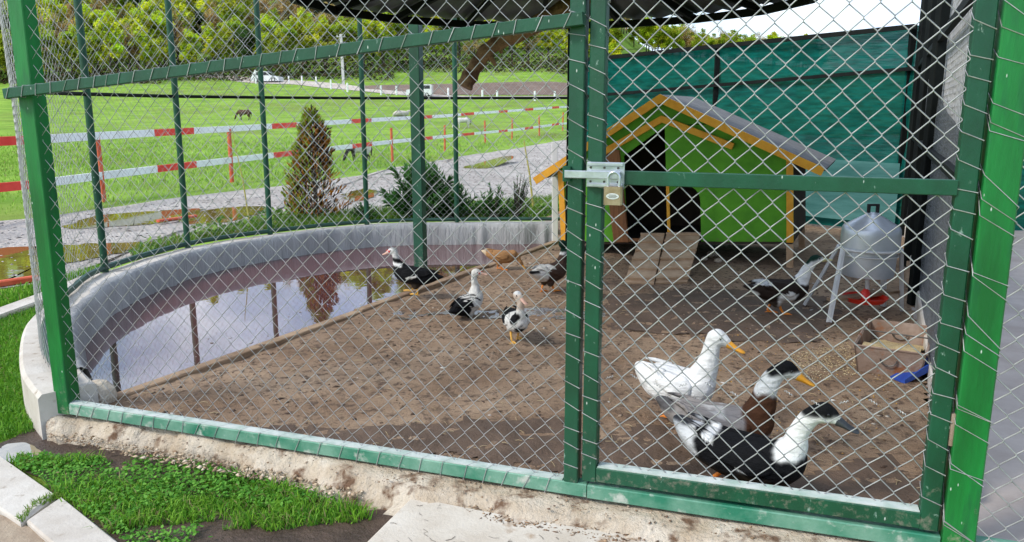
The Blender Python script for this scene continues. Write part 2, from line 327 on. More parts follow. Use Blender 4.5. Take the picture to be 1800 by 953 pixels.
def spline(pts, n):
    P = np.array([list(p) for p in pts], float); m = len(P); out = []
    for i in range(m - 1):
        p0, p1, p2, p3 = P[max(i-1, 0)], P[i], P[i+1], P[min(i+2, m-1)]
        for k in range(n):
            t = k / n; out.append(.5 * ((2*p1) + (p2-p0)*t + (2*p0-5*p1+4*p2-p3)*t*t + (3*p1-p0-3*p2+p3)*t**3))
    out.append(P[-1]); return np.array(out)

# ================================================================== GROUND
# pond outline (inner edge of the rim, plan view), from the rim's top at 0.1 m
RIM_Z, WAT_Z = .10, -.10
inner = spline([gp(u, v, RIM_Z)[:2] for u, v in [(170, 673), (131, 628), (124, 564), (151, 531), (201, 492), (330, 445), (480, 417), (650, 398), (800, 394), (975, 393)]], 8)
tang = np.gradient(inner, axis=0); nrm = np.stack([-tang[:, 1], tang[:, 0]], 1); nrm /= np.linalg.norm(nrm, axis=1)[:, None]
if nrm[0, 0] > 0: nrm = -nrm
outer = inner + nrm * .215
# fence foot points
A = Vector((-1.817, 3.06, 0)); J = Vector((.203, 2.354, 0)); G = Vector((1.218, 2.02, 0))
FD = (G - A).normalized(); FN = Vector((FD.y, -FD.x, 0))        # FN points towards the camera
if FN.y > 0: FN = -FN
PA, PB = gp(180, 710), gp(985, 424)                             # plank edge of the pond
CORN = Vector((3.86, 7.78, 0))
# --- ground sheet to the horizon
xs = np.concatenate([[-900, -600, -400], np.linspace(-260, -8, 64), np.linspace(-7.5, -3.2, 18), np.arange(-3.1, 1.2, .07), np.linspace(1.3, 8, 22), np.linspace(12, 260, 63), [400, 600, 900]])
ys = np.concatenate([[-60, -20], np.linspace(-4, 2.4, 14), np.arange(2.5, 8.6, .07), np.linspace(8.8, 40, 70), np.linspace(42, 280, 100), [320, 400, 600, 900]])
pdir = Vector((PB.x - PA.x, PB.y - PA.y, 0)).normalized(); pside = Vector((pdir.y, -pdir.x, 0)) * .15
hole = [tuple(p) for p in (inner + outer) / 2] + [tuple((PB + pside + pdir * .0)[:2]), tuple((PA + pside)[:2])]
g = grid_sheet('ground', xs, ys, terr, 'meadow', keep=lambda x, y: ~inpoly(x, y, hole))
tag(g, kind='structure')
# --- dirt floor of the pen
pen = [tuple((A - FN * .0)[:2]), tuple(G[:2]), (CORN.x + .1, CORN.y + .2), (3.2, 10.2), (.9, 10.6), (.35, 9.0), tuple(PB[:2]), tuple(PA[:2])]
pd = Vector((PB.x - PA.x, PB.y - PA.y, 0)).normalized(); pn = Vector((pd.y, -pd.x, 0))
def dirt_z(X, Y):
    return .012 * vnoise(X * 2.2, Y * 2.2, 3) + .007 * vnoise(X * 8, Y * 8, 4) + .006 * vnoise(X * 21, Y * 21, 5) - .004
d = grid_sheet('dirt_floor', np.arange(-2.0, 4.2, .03), np.arange(1.9, 10.8, .03), dirt_z, 'dirt', keep=lambda x, y: inpoly(x, y, pen) & (((y - A.y) - (G.y - A.y) / (G.x - A.x) * (x - A.x)) > .012))
tag(d, kind='structure')
# clods, droppings, feathers, straw on the dirt
def scatter_bits(name, n, poly, zf, sizes, cols, flat=.5, seed=1, zoff=0.0):
    g_ = np.random.default_rng(seed); P = []; x0, x1 = min(p[0] for p in poly), max(p[0] for p in poly); y0, y1 = min(p[1] for p in poly), max(p[1] for p in poly)
    X = g_.uniform(x0, x1, n * 4); Y = g_.uniform(y0, y1, n * 4); k = inpoly(X, Y, poly); X, Y = X[k][:n], Y[k][:n]; n = len(X)
    octv = np.array([[1, 0, 0], [0, 1, 0], [-1, 0, 0], [0, -1, 0], [0, 0, 1], [0, 0, -.4]], float); f = np.array([[0, 1, 4], [1, 2, 4], [2, 3, 4], [3, 0, 4], [1, 0, 5], [2, 1, 5], [3, 2, 5], [0, 3, 5]])
    sz = sizes[0] + (sizes[1] - sizes[0]) * g_.random(n) ** 2.5; a = g_.uniform(0, 6.28, n); el_ = g_.uniform(.5, 1.6, n)
    V = octv[None] * np.stack([sz * el_, sz / el_, sz * flat], 1)[:, None]; V = V * g_.uniform(.6, 1.2, (n, 6, 1))
    ca, sa = np.cos(a)[:, None], np.sin(a)[:, None]; x, y = V[..., 0] * ca - V[..., 1] * sa, V[..., 0] * sa + V[..., 1] * ca
    V = np.stack([x + X[:, None], y + Y[:, None], V[..., 2] + (zf(X, Y) + zoff)[:, None]], 2).reshape(-1, 3)
    F = (f[None] + (np.arange(n) * 6)[:, None, None]).reshape(-1, 3); cc = np.array(cols)[g_.integers(0, len(cols), n)] * g_.uniform(.7, 1.2, (n, 1))
    return npmesh(name, V, F, np.full(len(F), 3), 'bits', col=np.repeat(cc, 6, 0))
front = [tuple(A[:2]), tuple(G[:2]), (2.9, 6.0), (.3, 6.6), tuple(PB[:2]), tuple(PA[:2])]
front = [(x * .96 + .02, y * .96 + .16) for x, y in front]
o = scatter_bits('dirt_clods', 5200, front, dirt_z, (.003, .016), [(.12, .075, .045), (.20, .135, .09), (.07, .04, .025), (.26, .19, .13)], .5, 21)
tag(o, 'small clods and droppings strewn over the pen dirt', 'clods', kind='stuff')
o = scatter_bits('fallen_feathers', 170, front, dirt_z, (.006, .02), [(.62, .58, .52), (.5, .44, .36)], .15, 22)
tag(o, 'pale bits of down and feather lying on pen dirt', 'feathers', kind='stuff')
mb = MB()
for k in range(420):
    u, v = rnd.uniform(150, 1640), rnd.uniform(540, 880); p = gp(u, v)
    if not bool(inpoly(np.array(p.x), np.array(p.y), front)): continue
    a = rnd.uniform(0, 6.28); l_ = rnd.uniform(.015, .05); q = Vector((math.cos(a), math.sin(a), 0)) * l_; p.z = float(dirt_z(p.x, p.y)) + .003; mb.tube([p, p + q * .5 + Vector((0, 0, .003)), p + q], rnd.uniform(.0007, .0014), 4)
tag(mb.build('straw_litter', mat('dry_straw', (.34, .25, .13), .8, col2=(.48, .38, .22), scale=20)), 'short straws trodden into the pen dirt', 'straw', kind='stuff')
# puddle trickle by the pond edge
def puddle(name, pts, z, label, matn, n=6, jit=.0, seed=0):
    P = spline([*pts, pts[0]], n)[:-1]; g_ = np.random.default_rng(seed); P = P + g_.normal(0, jit, P.shape)
    mb = MB(); m_ = len(P); zz = [z(p[0], p[1]) if callable(z) else z for p in P]; c_ = P.mean(0)
    mb.add([(p[0], p[1], q) for p, q in zip(P, zz)] + [(c_[0], c_[1], float(np.mean(zz)))], [(i, (i + 1) % m_, m_) for i in range(m_)])
    return tag(mb.build(name, matn), kind='structure')
M['trickle'] = water_mat('wet_trickle', (.12, .09, .065), .25, .8, 30)
def wet(name, px, dz, matn, step=.025, jag=.05):
    P = spline([gp(u, v)[:2] for u, v in [*px, px[0]]], 6)[:-1]
    o = grid_sheet(name, np.arange(P[:, 0].min() - .1, P[:, 0].max() + .1, step), np.arange(P[:, 1].min() - .1, P[:, 1].max() + .1, step), lambda X, Y: dirt_z(X, Y) + dz - .003 + .007 * vnoise(X * 17, Y * 17, 55) + .004 * vnoise(X * 41, Y * 41, 56), matn, keep=lambda x, y: inpoly(x + jag * vnoise(x * 9, y * 9, 5), y + jag * vnoise(x * 9, y * 9, 15), [tuple(p) for p in P]))
    tag(o, kind='structure'); return o
M['wetdirt'] = mat('damp_dirt', (.080, .048, .028), .75, col2=(.135, .085, .054), scale=5, bump=.8, bscale=34, bdist=.02)
wet('damp_patch', [(1062, 520), (1200, 512), (1330, 505), (1440, 520), (1470, 560), (1440, 590), (1330, 600), (1180, 585), (1080, 575)], .0065, 'wetdirt', jag=.12)
wet('damp_patch', [(1060, 770), (1170, 755), (1260, 790), (1400, 830), (1560, 800), (1625, 850), (1620, 895), (1400, 868), (1200, 840), (1060, 818)], .0065, 'wetdirt', jag=.06)
wet('damp_patch', [(420, 748), (600, 752), (720, 748), (820, 735), (900, 738), (990, 742), (1050, 770), (1050, 830), (990, 830), (900, 820), (780, 802), (600, 780), (430, 755)], .0065, 'wetdirt', jag=.06)
wet('water_trickle', [(700, 552), (780, 545), (860, 544), (985, 541), (1060, 544), (1060, 556), (900, 557), (780, 555), (700, 560)], .004, 'trickle', jag=.07)

# ================================================================== POND
pond = thing('pond', (-1.2, 5.6, -.3), 'round pond with concrete rim, grey liner and plank edge', 'pond')
mb = MB(); n = len(inner)
V = []; F = []
g_ = np.random.default_rng(5)
for i in range(n):
    j = .006 * math.sin(i * 1.7)
    xi, yi = inner[i]; xo, yo = outer[i]
    V += [(xi, yi, -.3), (xi, yi, RIM_Z - .012), (xi + nrm[i, 0] * .014, yi + nrm[i, 1] * .014, RIM_Z + j * .4), (xo - nrm[i, 0] * .016, yo - nrm[i, 1] * .016, RIM_Z - .004 + j * .4), (xo, yo, RIM_Z - .02), (xo, yo, -.35)]
for i in range(n - 1):
    for k in range(5): F.append((i * 6 + k, i * 6 + k + 1, i * 6 + 6 + k + 1, i * 6 + 6 + k))
F += [tuple(range(6)), tuple(range(6 * n - 6, 6 * n))]
mb.add(V, F); mb.build('rim', 'concrete', pond, smooth=True)
# liner: pleated sheet draped over the inner wall
mb = MB(); V = []; F = []; s = np.concatenate([[0], np.cumsum(np.linalg.norm(np.diff(inner, axis=0), axis=1))])
t0 = 5; S = np.linspace(s[t0], s[-1], 420); ix = np.interp(S, s, inner[:, 0]); iy = np.interp(S, s, inner[:, 1]); nx_ = np.interp(S, s, nrm[:, 0]); ny_ = np.interp(S, s, nrm[:, 1])
fold = .010 * np.sin(S * 48 + 9 * np.sin(S * 2.3) + 4 * np.sin(S * 7.1)) * np.clip(vnoise(S * 2.6, S * .3, 18) * 2 + .35, 0, 1) + .010 * vnoise(S * 6.5, S * 1.2, 9) + .005 * vnoise(S * 21, S * 3, 8)
rows = [(.045, RIM_Z + .006), (.012, RIM_Z + .010), (-.012, RIM_Z - .004), (-.022, RIM_Z - .05), (-.026, RIM_Z - .11), (-.030, RIM_Z - .17), (-.03, -.16), (-.03, -.3)]
for k, (o_, z) in enumerate(rows):
    q = o_ - fold * (0 if k < 1 else .5 if k < 3 else 1.5) - .006
    for i in range(len(S)):
        e = .012 * math.sin(S[i] * 6) + .008 * math.sin(S[i] * 23)
        V.append((ix[i] + nx_[i] * (q[i] + (e if k == 0 else 0)), iy[i] + ny_[i] * (q[i] + (e if k == 0 else 0)), z))
m_ = len(S)
F = [(k * m_ + i, k * m_ + i + 1, (k + 1) * m_ + i + 1, (k + 1) * m_ + i) for k in range(len(rows) - 1) for i in range(m_ - 1)]
mb.add(V, F); mb.build('liner', 'liner', pond, smooth='all')
# plank edge: three boards end to end plus the earth-side stakes
cuts = [0, .36, .70, 1.0]
for k in range(3):
    p0 = PA.lerp(PB, cuts[k] + .003) ; p1 = PA.lerp(PB, cuts[k + 1]); z = [.012, .018, .010][k]
    mb = MB(); mb.beam(p0 + Vector((0, 0, z - .05)) - pn * .012, p1 + Vector((0, 0, z - .048)) - pn * (.012 + .01 * (k - 1)), .062, .10, bev=.005)
    mb.build('edge_plank', 'plank', pond)
# stone block at the near end of the rim
b = gp(157, 694, .02)
mb = MB(); mb.ball((-1.74, 3.19, .02), (.075, .055, .075), 9, 6); o = mb.build('mortar_lump', 'footing', pond)
# pond bottom keeps the basin closed
poly = [(p[0], p[1]) for p in inner] + [(PB.x, PB.y), (PA.x, PA.y)]
mb = MB(); mb.add([(x, y, -.3) for x, y in poly], [tuple(range(len(poly)))]); mb.build('basin_floor', 'mud', pond, recalc=False)
mb = MB(); wpoly = [(p[0] , p[1] ) for p in inner] + [(PB.x, PB.y), (PA.x, PA.y)]
mb.add([(x, y, WAT_Z) for x, y in wpoly], [tuple(range(len(wpoly)))]); wo_ = mb.build('pond_water', 'pond'); tag(wo_, kind='structure')
wp_ = [tuple(PA.lerp(PB, t)[:2]) for t in (.05, .95)] + [(-.3, 7.2), (-1.0, 6.2), (-1.9, 4.2)]
o = scatter_bits('floating_down', 130, wp_, lambda x, y: np.full(np.shape(x), WAT_Z), (.004, .014), [(.66, .64, .6), (.5, .46, .4), (.25, .2, .14)], .12, 24, zoff=.002); tag(o, 'bits of down and leaf floating on the pond by the plank', 'floating bits', kind='stuff')

# ================================================================== FOOTING, PATHS, KERBS
def rough_strip(name, near_pts, far_pts, z_top, z_bot, material, seed, nseg=90, amp=.012, label=None, cat=None):
    g_ = np.random.default_rng(seed); na = np.array([list(p[:2]) for p in near_pts]); fa = np.array([list(p[:2]) for p in far_pts])
    def res(P, n):
        s_ = np.concatenate([[0], np.cumsum(np.linalg.norm(np.diff(P, axis=0), axis=1))]); q = np.linspace(0, s_[-1], n); return np.stack([np.interp(q, s_, P[:, 0]), np.interp(q, s_, P[:, 1])], 1)
    na, fa = res(na, nseg), res(fa, nseg); rows = 12; V = []
    for r in range(rows):
        t = r / (rows - 1)
        for i in range(nseg):
            p = fa[i] * (1 - t) + na[i] * t
            z = z_top - (z_top - z_bot) * max(0, (t - .55) / .45) ** 2.2
            edge = max(0, (t - .4) / .6)
            nzv = vnoise(p[0] * 11, p[1] * 11, seed) * amp + vnoise(p[0] * 37, p[1] * 37, seed + 1) * amp * .6
            dirn = na[i] - fa[i]; dirn = dirn / (np.linalg.norm(dirn) + 1e-6)
            p = p + dirn * nzv * 2.2 * edge
            V.append((p[0], p[1], z + nzv * (.25 + edge)))
    F = [(r * nseg + i, r * nseg + i + 1, (r + 1) * nseg + i + 1, (r + 1) * nseg + i) for r in range(rows - 1) for i in range(nseg - 1)]
    # close the near side down into the ground
    base = len(V); V += [(p[0], p[1], z_bot - .15) for p in na]; r = rows - 1
    F += [(r * nseg + i, r * nseg + i + 1, base + i + 1, base + i) for i in range(nseg - 1)]
    mb = MB(); mb.add(V, F); o = mb.build(name, material, smooth='all'); tag(o, kind='structure'); return o
back = [A - FN * .10 + Vector((-.12, .04, 0)), G - FN * .10 + FD * 1.5]
rough_strip('fence_footing', [gp(78, 762, -.05), gp(160, 772, -.07), gp(330, 806, -.08), gp(480, 842, -.07), gp(660, 884, -.05), gp(800, 905, -.04), gp(1000, 935, -.03), gp(1250, 990, -.03), gp(1640, 1085, -.03), gp(2150, 1180, -.03)], back, -.008, -.09, 'footing', 31, nseg=190, amp=.022)
def slab_px(name, px, z, h, material, kind=True):
    P = [gp(u, v, z) for u, v in px]; n = len(P); c = sum(P, Vector()) / n; b = .012
    top = [p + (c - p).normalized() * b for p in P]; top = [Vector((p.x, p.y, z)) for p in top]
    mid = [Vector((p.x, p.y, z - b * .8)) for p in P]; bot = [Vector((p.x, p.y, z - h)) for p in P]
    mb = MB(); mb.add(top + mid + bot, [tuple(range(n))] + [(i, (i+1) % n, n+(i+1) % n, n+i) for i in range(n)] + [(n+i, n+(i+1) % n, 2*n+(i+1) % n, 2*n+i) for i in range(n)])
    return mb.build(name, material)
o = slab_px('path_slab', [(722, 872), (640, 953), (560, 1100), (1250, 1100), (1140, 945), (900, 905)], -.035, .1, 'slab'); tag(o, kind='structure')
kerb_grp = 'pale concrete kerb stones along the grass'
o = slab_px('kerb_stone', [(-60, 765), (0, 800), (98, 869), (36, 917), (0, 893), (-80, 840)], -.075, .12, 'concrete'); tag(o, 'pale kerb stone beside the muddy puddle and gap with weeds', 'kerb stone', kerb_grp)
o = slab_px('kerb_stone', [(106, 872), (204, 946), (300, 1020), (220, 1060), (70, 935), (46, 912)], -.075, .12, 'concrete'); tag(o, 'pale kerb stone bordering the clover patch corner', 'kerb stone', kerb_grp)
o = slab_px('kerb_stone', [(-90, 572), (0, 540), (75, 513), (172, 473), (180, 481), (85, 523), (0, 553), (-90, 588)], -.05, .12, 'concrete'); tag(o, 'narrow concrete edging between far lawn strip and pond lawn', 'kerb stone', kerb_grp)
def sheet_px(name, px, z, material, n=5, jit=0, seed=0):
    return puddle(name, [gp(u, v, z)[:2] for u, v in px], z, '', material, n=n, jit=jit, seed=seed)
sheet_px('path', [(-200, 840), (60, 930), (250, 1080), (100, 1200), (-400, 1200)], -.094, 'soil')
sheet_px('mud_patch', [(-40, 800), (20, 770), (80, 752), (250, 790), (400, 820), (690, 880), (720, 900), (640, 960), (560, 1040), (250, 1000), (100, 870), (20, 815)], -.092, 'mud', jit=.006, seed=2)
sheet_px('mud_puddle', [(-10, 800), (10, 782), (45, 779), (75, 795), (60, 806), (20, 812)], -.088, 'puddle', jit=.003)
sheet_px('mud_puddle', [(10, 815), (-20, 800), (0, 788), (15, 800)], -.087, 'puddle')
# sticks and straw on the slab
stk = thing('twig_litter', gp(760, 920, -.035), 'thin dark twigs scattered on the pale path slab', 'twigs'); stk['kind'] = 'stuff'
mb = MB()
for k in range(34):
    u, v = rnd.uniform(690, 1010), rnd.uniform(885, 953)
    if v < 880 + max(0, (720 - u)) * .9: continue
    p = gp(u, v, -.033); a = rnd.uniform(0, 6.28); l = rnd.uniform(.010, .035); q = Vector((math.cos(a), math.sin(a), 0)); b = Vector((-q.y, q.x, 0)) * rnd.uniform(-.006, .006)
    mb.tube([p - q * l / 2, p + b, p + q * l / 2], rnd.uniform(.0004, .0009), 4)
mb.build('twigs', 'bark', stk)['kind'] = 'stuff'
o = scatter_bits('slab_debris', 700, [tuple(gp(u, v, -.035)[:2]) for u, v in [(780, 872), (1000, 885), (1230, 935), (1180, 980), (1000, 940), (850, 915)]], lambda x, y: np.full(np.shape(x), -.034), (.002, .008), [(.22, .13, .07), (.32, .21, .12), (.12, .07, .04)], .5, 33)
tag(o, 'brown earth crumbs trodden along the slab edge', 'earth crumbs', kind='stuff')
o = scatter_bits('footing_crumbs', 900, [tuple(gp(u, v, -.01)[:2]) for u, v in [(150, 745), (1000, 868), (1600, 965), (1600, 990), (1000, 905), (150, 765)]], lambda x, y: np.full(np.shape(x), -.006), (.002, .007), [(.25, .16, .09), (.14, .08, .05), (.42, .33, .24)], .6, 34)
tag(o, 'brown crumbs of earth on the footing under the rail', 'earth crumbs', kind='stuff')
o = scatter_bits('broken_aggregate', 1500, [tuple(gp(u, v, -.06)[:2]) for u, v in [(80, 752), (250, 785), (480, 828), (640, 868), (640, 885), (480, 850), (250, 808), (90, 772)]], lambda x, y: np.interp(x, [-2, 0], [-.06, -.05]), (.003, .013), [(.42, .32, .21), (.52, .43, .32), (.26, .17, .10), (.36, .26, .17)], .7, 36)
tag(o, 'crumbled aggregate along the broken lower edge of the footing', 'rubble', kind='stuff')
# pinkish paving on the far side of the side fence
P = [G + Vector((.02, .0, 0)), Vector((6.5, 1.0, 0)), Vector((9.5, 8.2, 0)), Vector((CORN.x + .12, 8.15, 0))]
mb = MB(); mb.add([(p.x, p.y, -.006) for p in P], [(0, 1, 2, 3)]); tag(mb.build('paving', 'paving'), kind='structure')
P2 = [G + Vector((.06, -.06, 0)), G + FD * 3 + Vector((0, -.06, 0)), Vector((6.5, 1.0, 0)), G + Vector((.02, 0, 0))]

# gravel road, puddles, far track
def drape(name, px_near, px_far, zo, material, n=40, rows=8, jit=.0, seed=0, fn=None):
    fn = fn or (lambda u, v: tp(u, v))
    a = np.array([list(fn(u, v)[:2]) for u, v in px_near]); b = np.array([list(fn(u, v)[:2]) for u, v in px_far])
    def res(P):
        s_ = np.concatenate([[0], np.cumsum(np.linalg.norm(np.diff(P, axis=0), axis=1))]); q = np.linspace(0, s_[-1], n); return np.stack([np.interp(q, s_, P[:, 0]), np.interp(q, s_, P[:, 1])], 1)
    a, b = res(a), res(b); g_ = np.random.default_rng(seed); a += g_.normal(0, jit, a.shape); b += g_.normal(0, jit, b.shape); V = []
    for r in range(rows):
        t = r / (rows - 1); p = a * (1 - t) + b * t
        for i in range(n): V.append((p[i, 0], p[i, 1], th(p[i, 0], p[i, 1]) + zo))
    F = [(r*n+i, r*n+i+1, (r+1)*n+i+1, (r+1)*n+i) for r in range(rows-1) for i in range(n-1)]
    mb = MB(); mb.add(V, F); o = mb.build(name, material, smooth='all'); tag(o, kind='structure'); return o
drape('gravel_road', [(-400, 560), (-60, 520), (80, 502), (250, 445), (420, 408), (640, 385), (760, 372), (1000, 362), (1350, 350), (1800, 330)], [(-400, 405), (-60, 396), (100, 380), (330, 346), (480, 330), (640, 308), (800, 276), (990, 247), (1350, 236), (1800, 232)], .006, 'road', jit=.05, seed=6, n=90, rows=24)
tm = lambda u, v: tp(u, v)
def pud(pts, z, seed): 
    P = [tp(u, v)[:2] for u, v in pts]; zz = max(th(x, y) for x, y in P) + .012
    return puddle('road_puddle', P, zz, '', 'puddle', n=6, jit=.03, seed=seed)
pud([(-120, 470), (0, 442), (80, 436), (180, 432), (260, 428), (270, 434), (200, 450), (110, 470), (60, 492), (-20, 508), (-140, 515)], 0, 1)
pud([(110, 400), (170, 382), (260, 374), (350, 370), (345, 378), (290, 392), (200, 400), (130, 406)], 0, 2)
pud([(330, 378), (420, 366), (470, 368), (440, 384), (380, 394), (320, 392)], 0, 3)
pud([(600, 345), (640, 335), (668, 340), (650, 352), (615, 356)], 0, 5)
pud([(812, 296), (880, 286), (905, 286), (860, 296)], 0, 6)
drape('far_track', [(150, 134.5), (390, 139), (450, 148), (520, 150), (600, 158), (680, 167), (740, 171), (840, 174), (1100, 176)], [(150, 131), (390, 133), (450, 138), (520, 142), (600, 149), (680, 158), (740, 166), (840, 171), (1100, 173)], .05, 'farroad', n=60, rows=4)
drape('ploughed_field', [(640, 157), (760, 168), (1000, 169), (1400, 171)], [(640, 152), (760, 149), (1000, 147), (1400, 149)], .06, 'plough', n=40, rows=6)

# ================================================================== CHAIN LINK + FRAMES
def chain_mesh(name, path, z0, z1, parent, r=.0018, pitch=.07, front=1.0, seed=0, warp=.006, material='galv', zfun=None):
    """path: plan polyline; wires zig-zag and hook round each other at the knots"""
    P = np.array([list(p)[:2] for p in path], float); s = np.concatenate([[0], np.cumsum(np.linalg.norm(np.diff(P, axis=0), axis=1))])
    Ls = s[-1]; nw = int(Ls / (pitch / 2)); rows = int((z1 - z0) / (pitch / 2)); h = pitch / 2
    j = np.arange(rows + 1); Vs = []; Fs = []; base = 0
    for i in range(nw):
        S = i * h + h * ((j + i) % 2); side = np.where((j + i) % 2 == 1, 1.0, -1.0)
        Z = z0 + j * h
        wx = warp * vnoise(S * 2.1, Z * 2.3, seed) ; wz = warp * vnoise(S * 1.7 + 9, Z * 1.9, seed + 1); wn = warp * 1.6 * vnoise(S * 1.1, Z * 1.4, seed + 2)
        S2 = np.clip(S + wx, 0, Ls); Z2 = Z + wz
        x = np.interp(S2, s, P[:, 0]); y = np.interp(S2, s, P[:, 1])
        k = np.clip(np.searchsorted(s, S2) - 1, 0, len(P) - 2); tx = (P[k + 1] - P[k]); tx /= np.linalg.norm(tx, axis=1)[:, None]
        nx = np.stack([tx[:, 1], -tx[:, 0]], 1)
        o_ = (side * r * .95 + wn)[:, None]
        pts = np.stack([x + nx[:, 0] * o_[:, 0], y + nx[:, 1] * o_[:, 0], Z2], 1)
        # split every strand so that it bends at the hook, not in the middle
        q = np.empty((len(pts) * 3 - 2, 3)); q[0::3] = pts; q[1::3] = pts[:-1] * .985 + pts[1:] * .015 + np.array([0, 0, .0020]); q[2::3] = pts[:-1] * .015 + pts[1:] * .985 - np.array([0, 0, .0020])
        nn = np.repeat(np.concatenate([nx, np.zeros((len(nx), 1))], 1), 3, 0)[:len(q)]
        t = np.gradient(q, axis=0); t /= np.linalg.norm(t, axis=1)[:, None]; b = np.cross(t, nn); b /= np.linalg.norm(b, axis=1)[:, None]
        ring = np.stack([q + nn * r, q + b * r, q - nn * r, q - b * r], 1)
        Vs.append(ring.reshape(-1, 3)); m = len(q); a = np.arange(m - 1)[:, None] * 4 + base; c = np.arange(4)[None]
        Fs.append(np.stack([a + c, a + (c + 1) % 4, a + 4 + (c + 1) % 4, a + 4 + c], 2).reshape(-1, 4)); base += m * 4
    F = np.concatenate(Fs)
    o = npmesh(name, np.concatenate(Vs), F, np.full(len(F), 4), material, parent=parent, smooth=True); o['kind'] = 'stuff'; return o
def lacing(name, p0, p1, w, h, step, parent, r=.0014, up=(0, 0, 1), t0=0., t1=1., jit=.5, seed=0, mb=None):
    p0, p1 = Vector(p0), Vector(p1); d = p1 - p0; Lg = d.length; d = d.normalized(); up = Vector(up)
    if abs(d.dot(up)) > .98: up = -FN
    x = d.cross(up).normalized(); y = x.cross(d).normalized(); own = mb is None; mb = mb or MB(); pts = []; g_ = random.Random(seed); a = t0 * Lg; k = 0; e = r * 1.2
    cor = [(-w/2 - e, -h/2 - e), (w/2 + e, -h/2 - e), (w/2 + e, h/2 + e), (-w/2 - e, h/2 + e)]
    while a < t1 * Lg:
        c = cor[k % 4]; pts.append(p0 + d * a + x * c[0] + y * c[1]); a += step / 4 * (1 + g_.uniform(-jit, jit)); k += 1
    mb.tube(pts, r, 4)
    if own: return mb.build(name, 'galv', parent, smooth=False)
Z3 = Vector((0, 0, 1)); TOP = 2.25
def on(p, n=0.0, t=0.0, z=0.0): return p + FN * n + FD * t + Z3 * z
# ---- front fence panel (left of the gate)
ff = thing('front_fence_panel', (A.x, A.y, 0), 'green framed chain-link front panel with sloping rail beside the gate', 'fence')
AP = Vector((-1.80, 3.06, 0)); mb = MB(); mb.beam(AP + Z3 * .005, AP + Z3 * TOP, .066, .066, up=Vector((.25, .968, 0)), bev=.003); p = mb.build('post', 'green_bright', ff); p['label'] = 'bright green square corner post'
mb = MB(); mb.beam(on(J, 0, -.012, .05), on(J, 0, -.012, TOP), .045, .045, up=-FN, bev=.003); mb.build('post', 'green', ff)
mb = MB(); mb.beam(on(A, 0, .05, .026), on(J, 0, .04, .026), .045, .045, bev=.003); mb.build('bottom_rail', 'green_worn', ff)
mb = MB(); mb.beam(on(A, .0, .045, .0505), on(J, 0, -.04, .0505), .038, .003); mb.build('dust_layer', 'dust', ff)
SL0, SL1 = on(A, .062, -.03, 1.262), on(J, .040, .010, 1.452)
mb = MB(); mb.beam(SL0, SL1, .03, .036, bev=.002); mb.build('sloping_rail', 'green', ff)
mb = MB(); mb.beam(on(A, 0, .05, TOP - .03), on(J, 0, -.04, TOP - .03), .045, .045); mb.build('top_rail', 'green', ff)
chain_mesh('chain_link_mesh', [on(A, .0, .04), on(J, .0, -.03)], .05, TOP - .02, ff, r=.0012, seed=3, warp=.010)
lacing('lacing_wire', SL0, SL1, .03, .036, .07, ff, seed=1)
lacing('lacing_wire', on(A, 0, .06, .026), on(J, 0, -.05, .026), .045, .048, .075, ff, seed=2)
lacing('lacing_wire', on(J, 0, -.012, .1), on(J, 0, -.012, TOP), .045, .045, .07, ff, seed=3, up=-FN, jit=.7)
# stub of the rear fence rail showing past the corner post
# ---- gate
GL, GR = J + FD * .047, G - FD * .062
gate = thing('gate', (GL.x, GL.y, .05), 'green framed chain-link gate closed with a slide bolt', 'gate')
mb = MB(); mb.beam(on(GL, 0, 0, .062), on(GL, 0, 0, TOP), .045, .045, up=-FN, bev=.003); mb.build('stile', 'green', gate)
mb = MB(); mb.beam(on(GR, 0, 0, .062), on(GR, 0, 0, TOP), .048, .045, up=-FN, bev=.003); mb.build('stile', 'green', gate)
mb = MB(); mb.beam(on(GL, 0, .023, .086), on(GR, 0, -.024, .086), .045, .048, bev=.003); mb.build('bottom_rail', 'green', gate)
mb = MB(); mb.beam(on(GL, 0, .026, .112), on(GR, 0, -.026, .112), .040, .003); mb.build('dust_layer', 'dust', gate)
mb = MB(); mb.beam(on(GL, .016, .024, 1.012), on(GR, .016, -.022, 1.008), .022, .040, bev=.002); mb.build('middle_rail', 'green', gate)
mb = MB(); mb.beam(on(GL, 0, .023, TOP - .03), on(GR, 0, -.024, TOP - .03), .045, .045); mb.build('top_rail', 'green', gate)
chain_mesh('chain_link_mesh', [on(GL, .004, .02), on(GR, .004, -.02)], .108, TOP - .02, gate, r=.0018, pitch=.0735, seed=13, warp=.014)
lacing('lacing_wire', on(GL, 0, 0, .14), on(GL, 0, 0, TOP), .045, .045, .07, gate, seed=4, up=-FN)
lacing('lacing_wire', on(GR, 0, 0, .14), on(GR, 0, 0, TOP), .048, .045, .07, gate, seed=5, up=-FN)
# horizontal joining wire where two mesh rolls meet
for k in range(13):
    c = on(GL, .006, .055 + k * .0735, .405 + .012 * math.sin(k * 2.1)); dd = (FD * .8 - Z3 * .5 * (1 if k % 3 else -.6)).normalized(); b1 = dd.cross(FN).normalized()
    MB().tube([c + dd * (t - .5) * .024 + (FN * math.cos(t * 19) + b1 * math.sin(t * 19)) * .0024 for t in np.linspace(0, 1, 18)], .0013, 4).build('wire_twist', 'galv', gate)
# hinge
for z in (.36, 1.75):
    mb = MB(); mb.tube([on(GR, .012, .033, z - .045), on(GR, .012, .033, z + .045)], .0105, 10); mb.build('hinge', 'rust', gate, smooth=True)
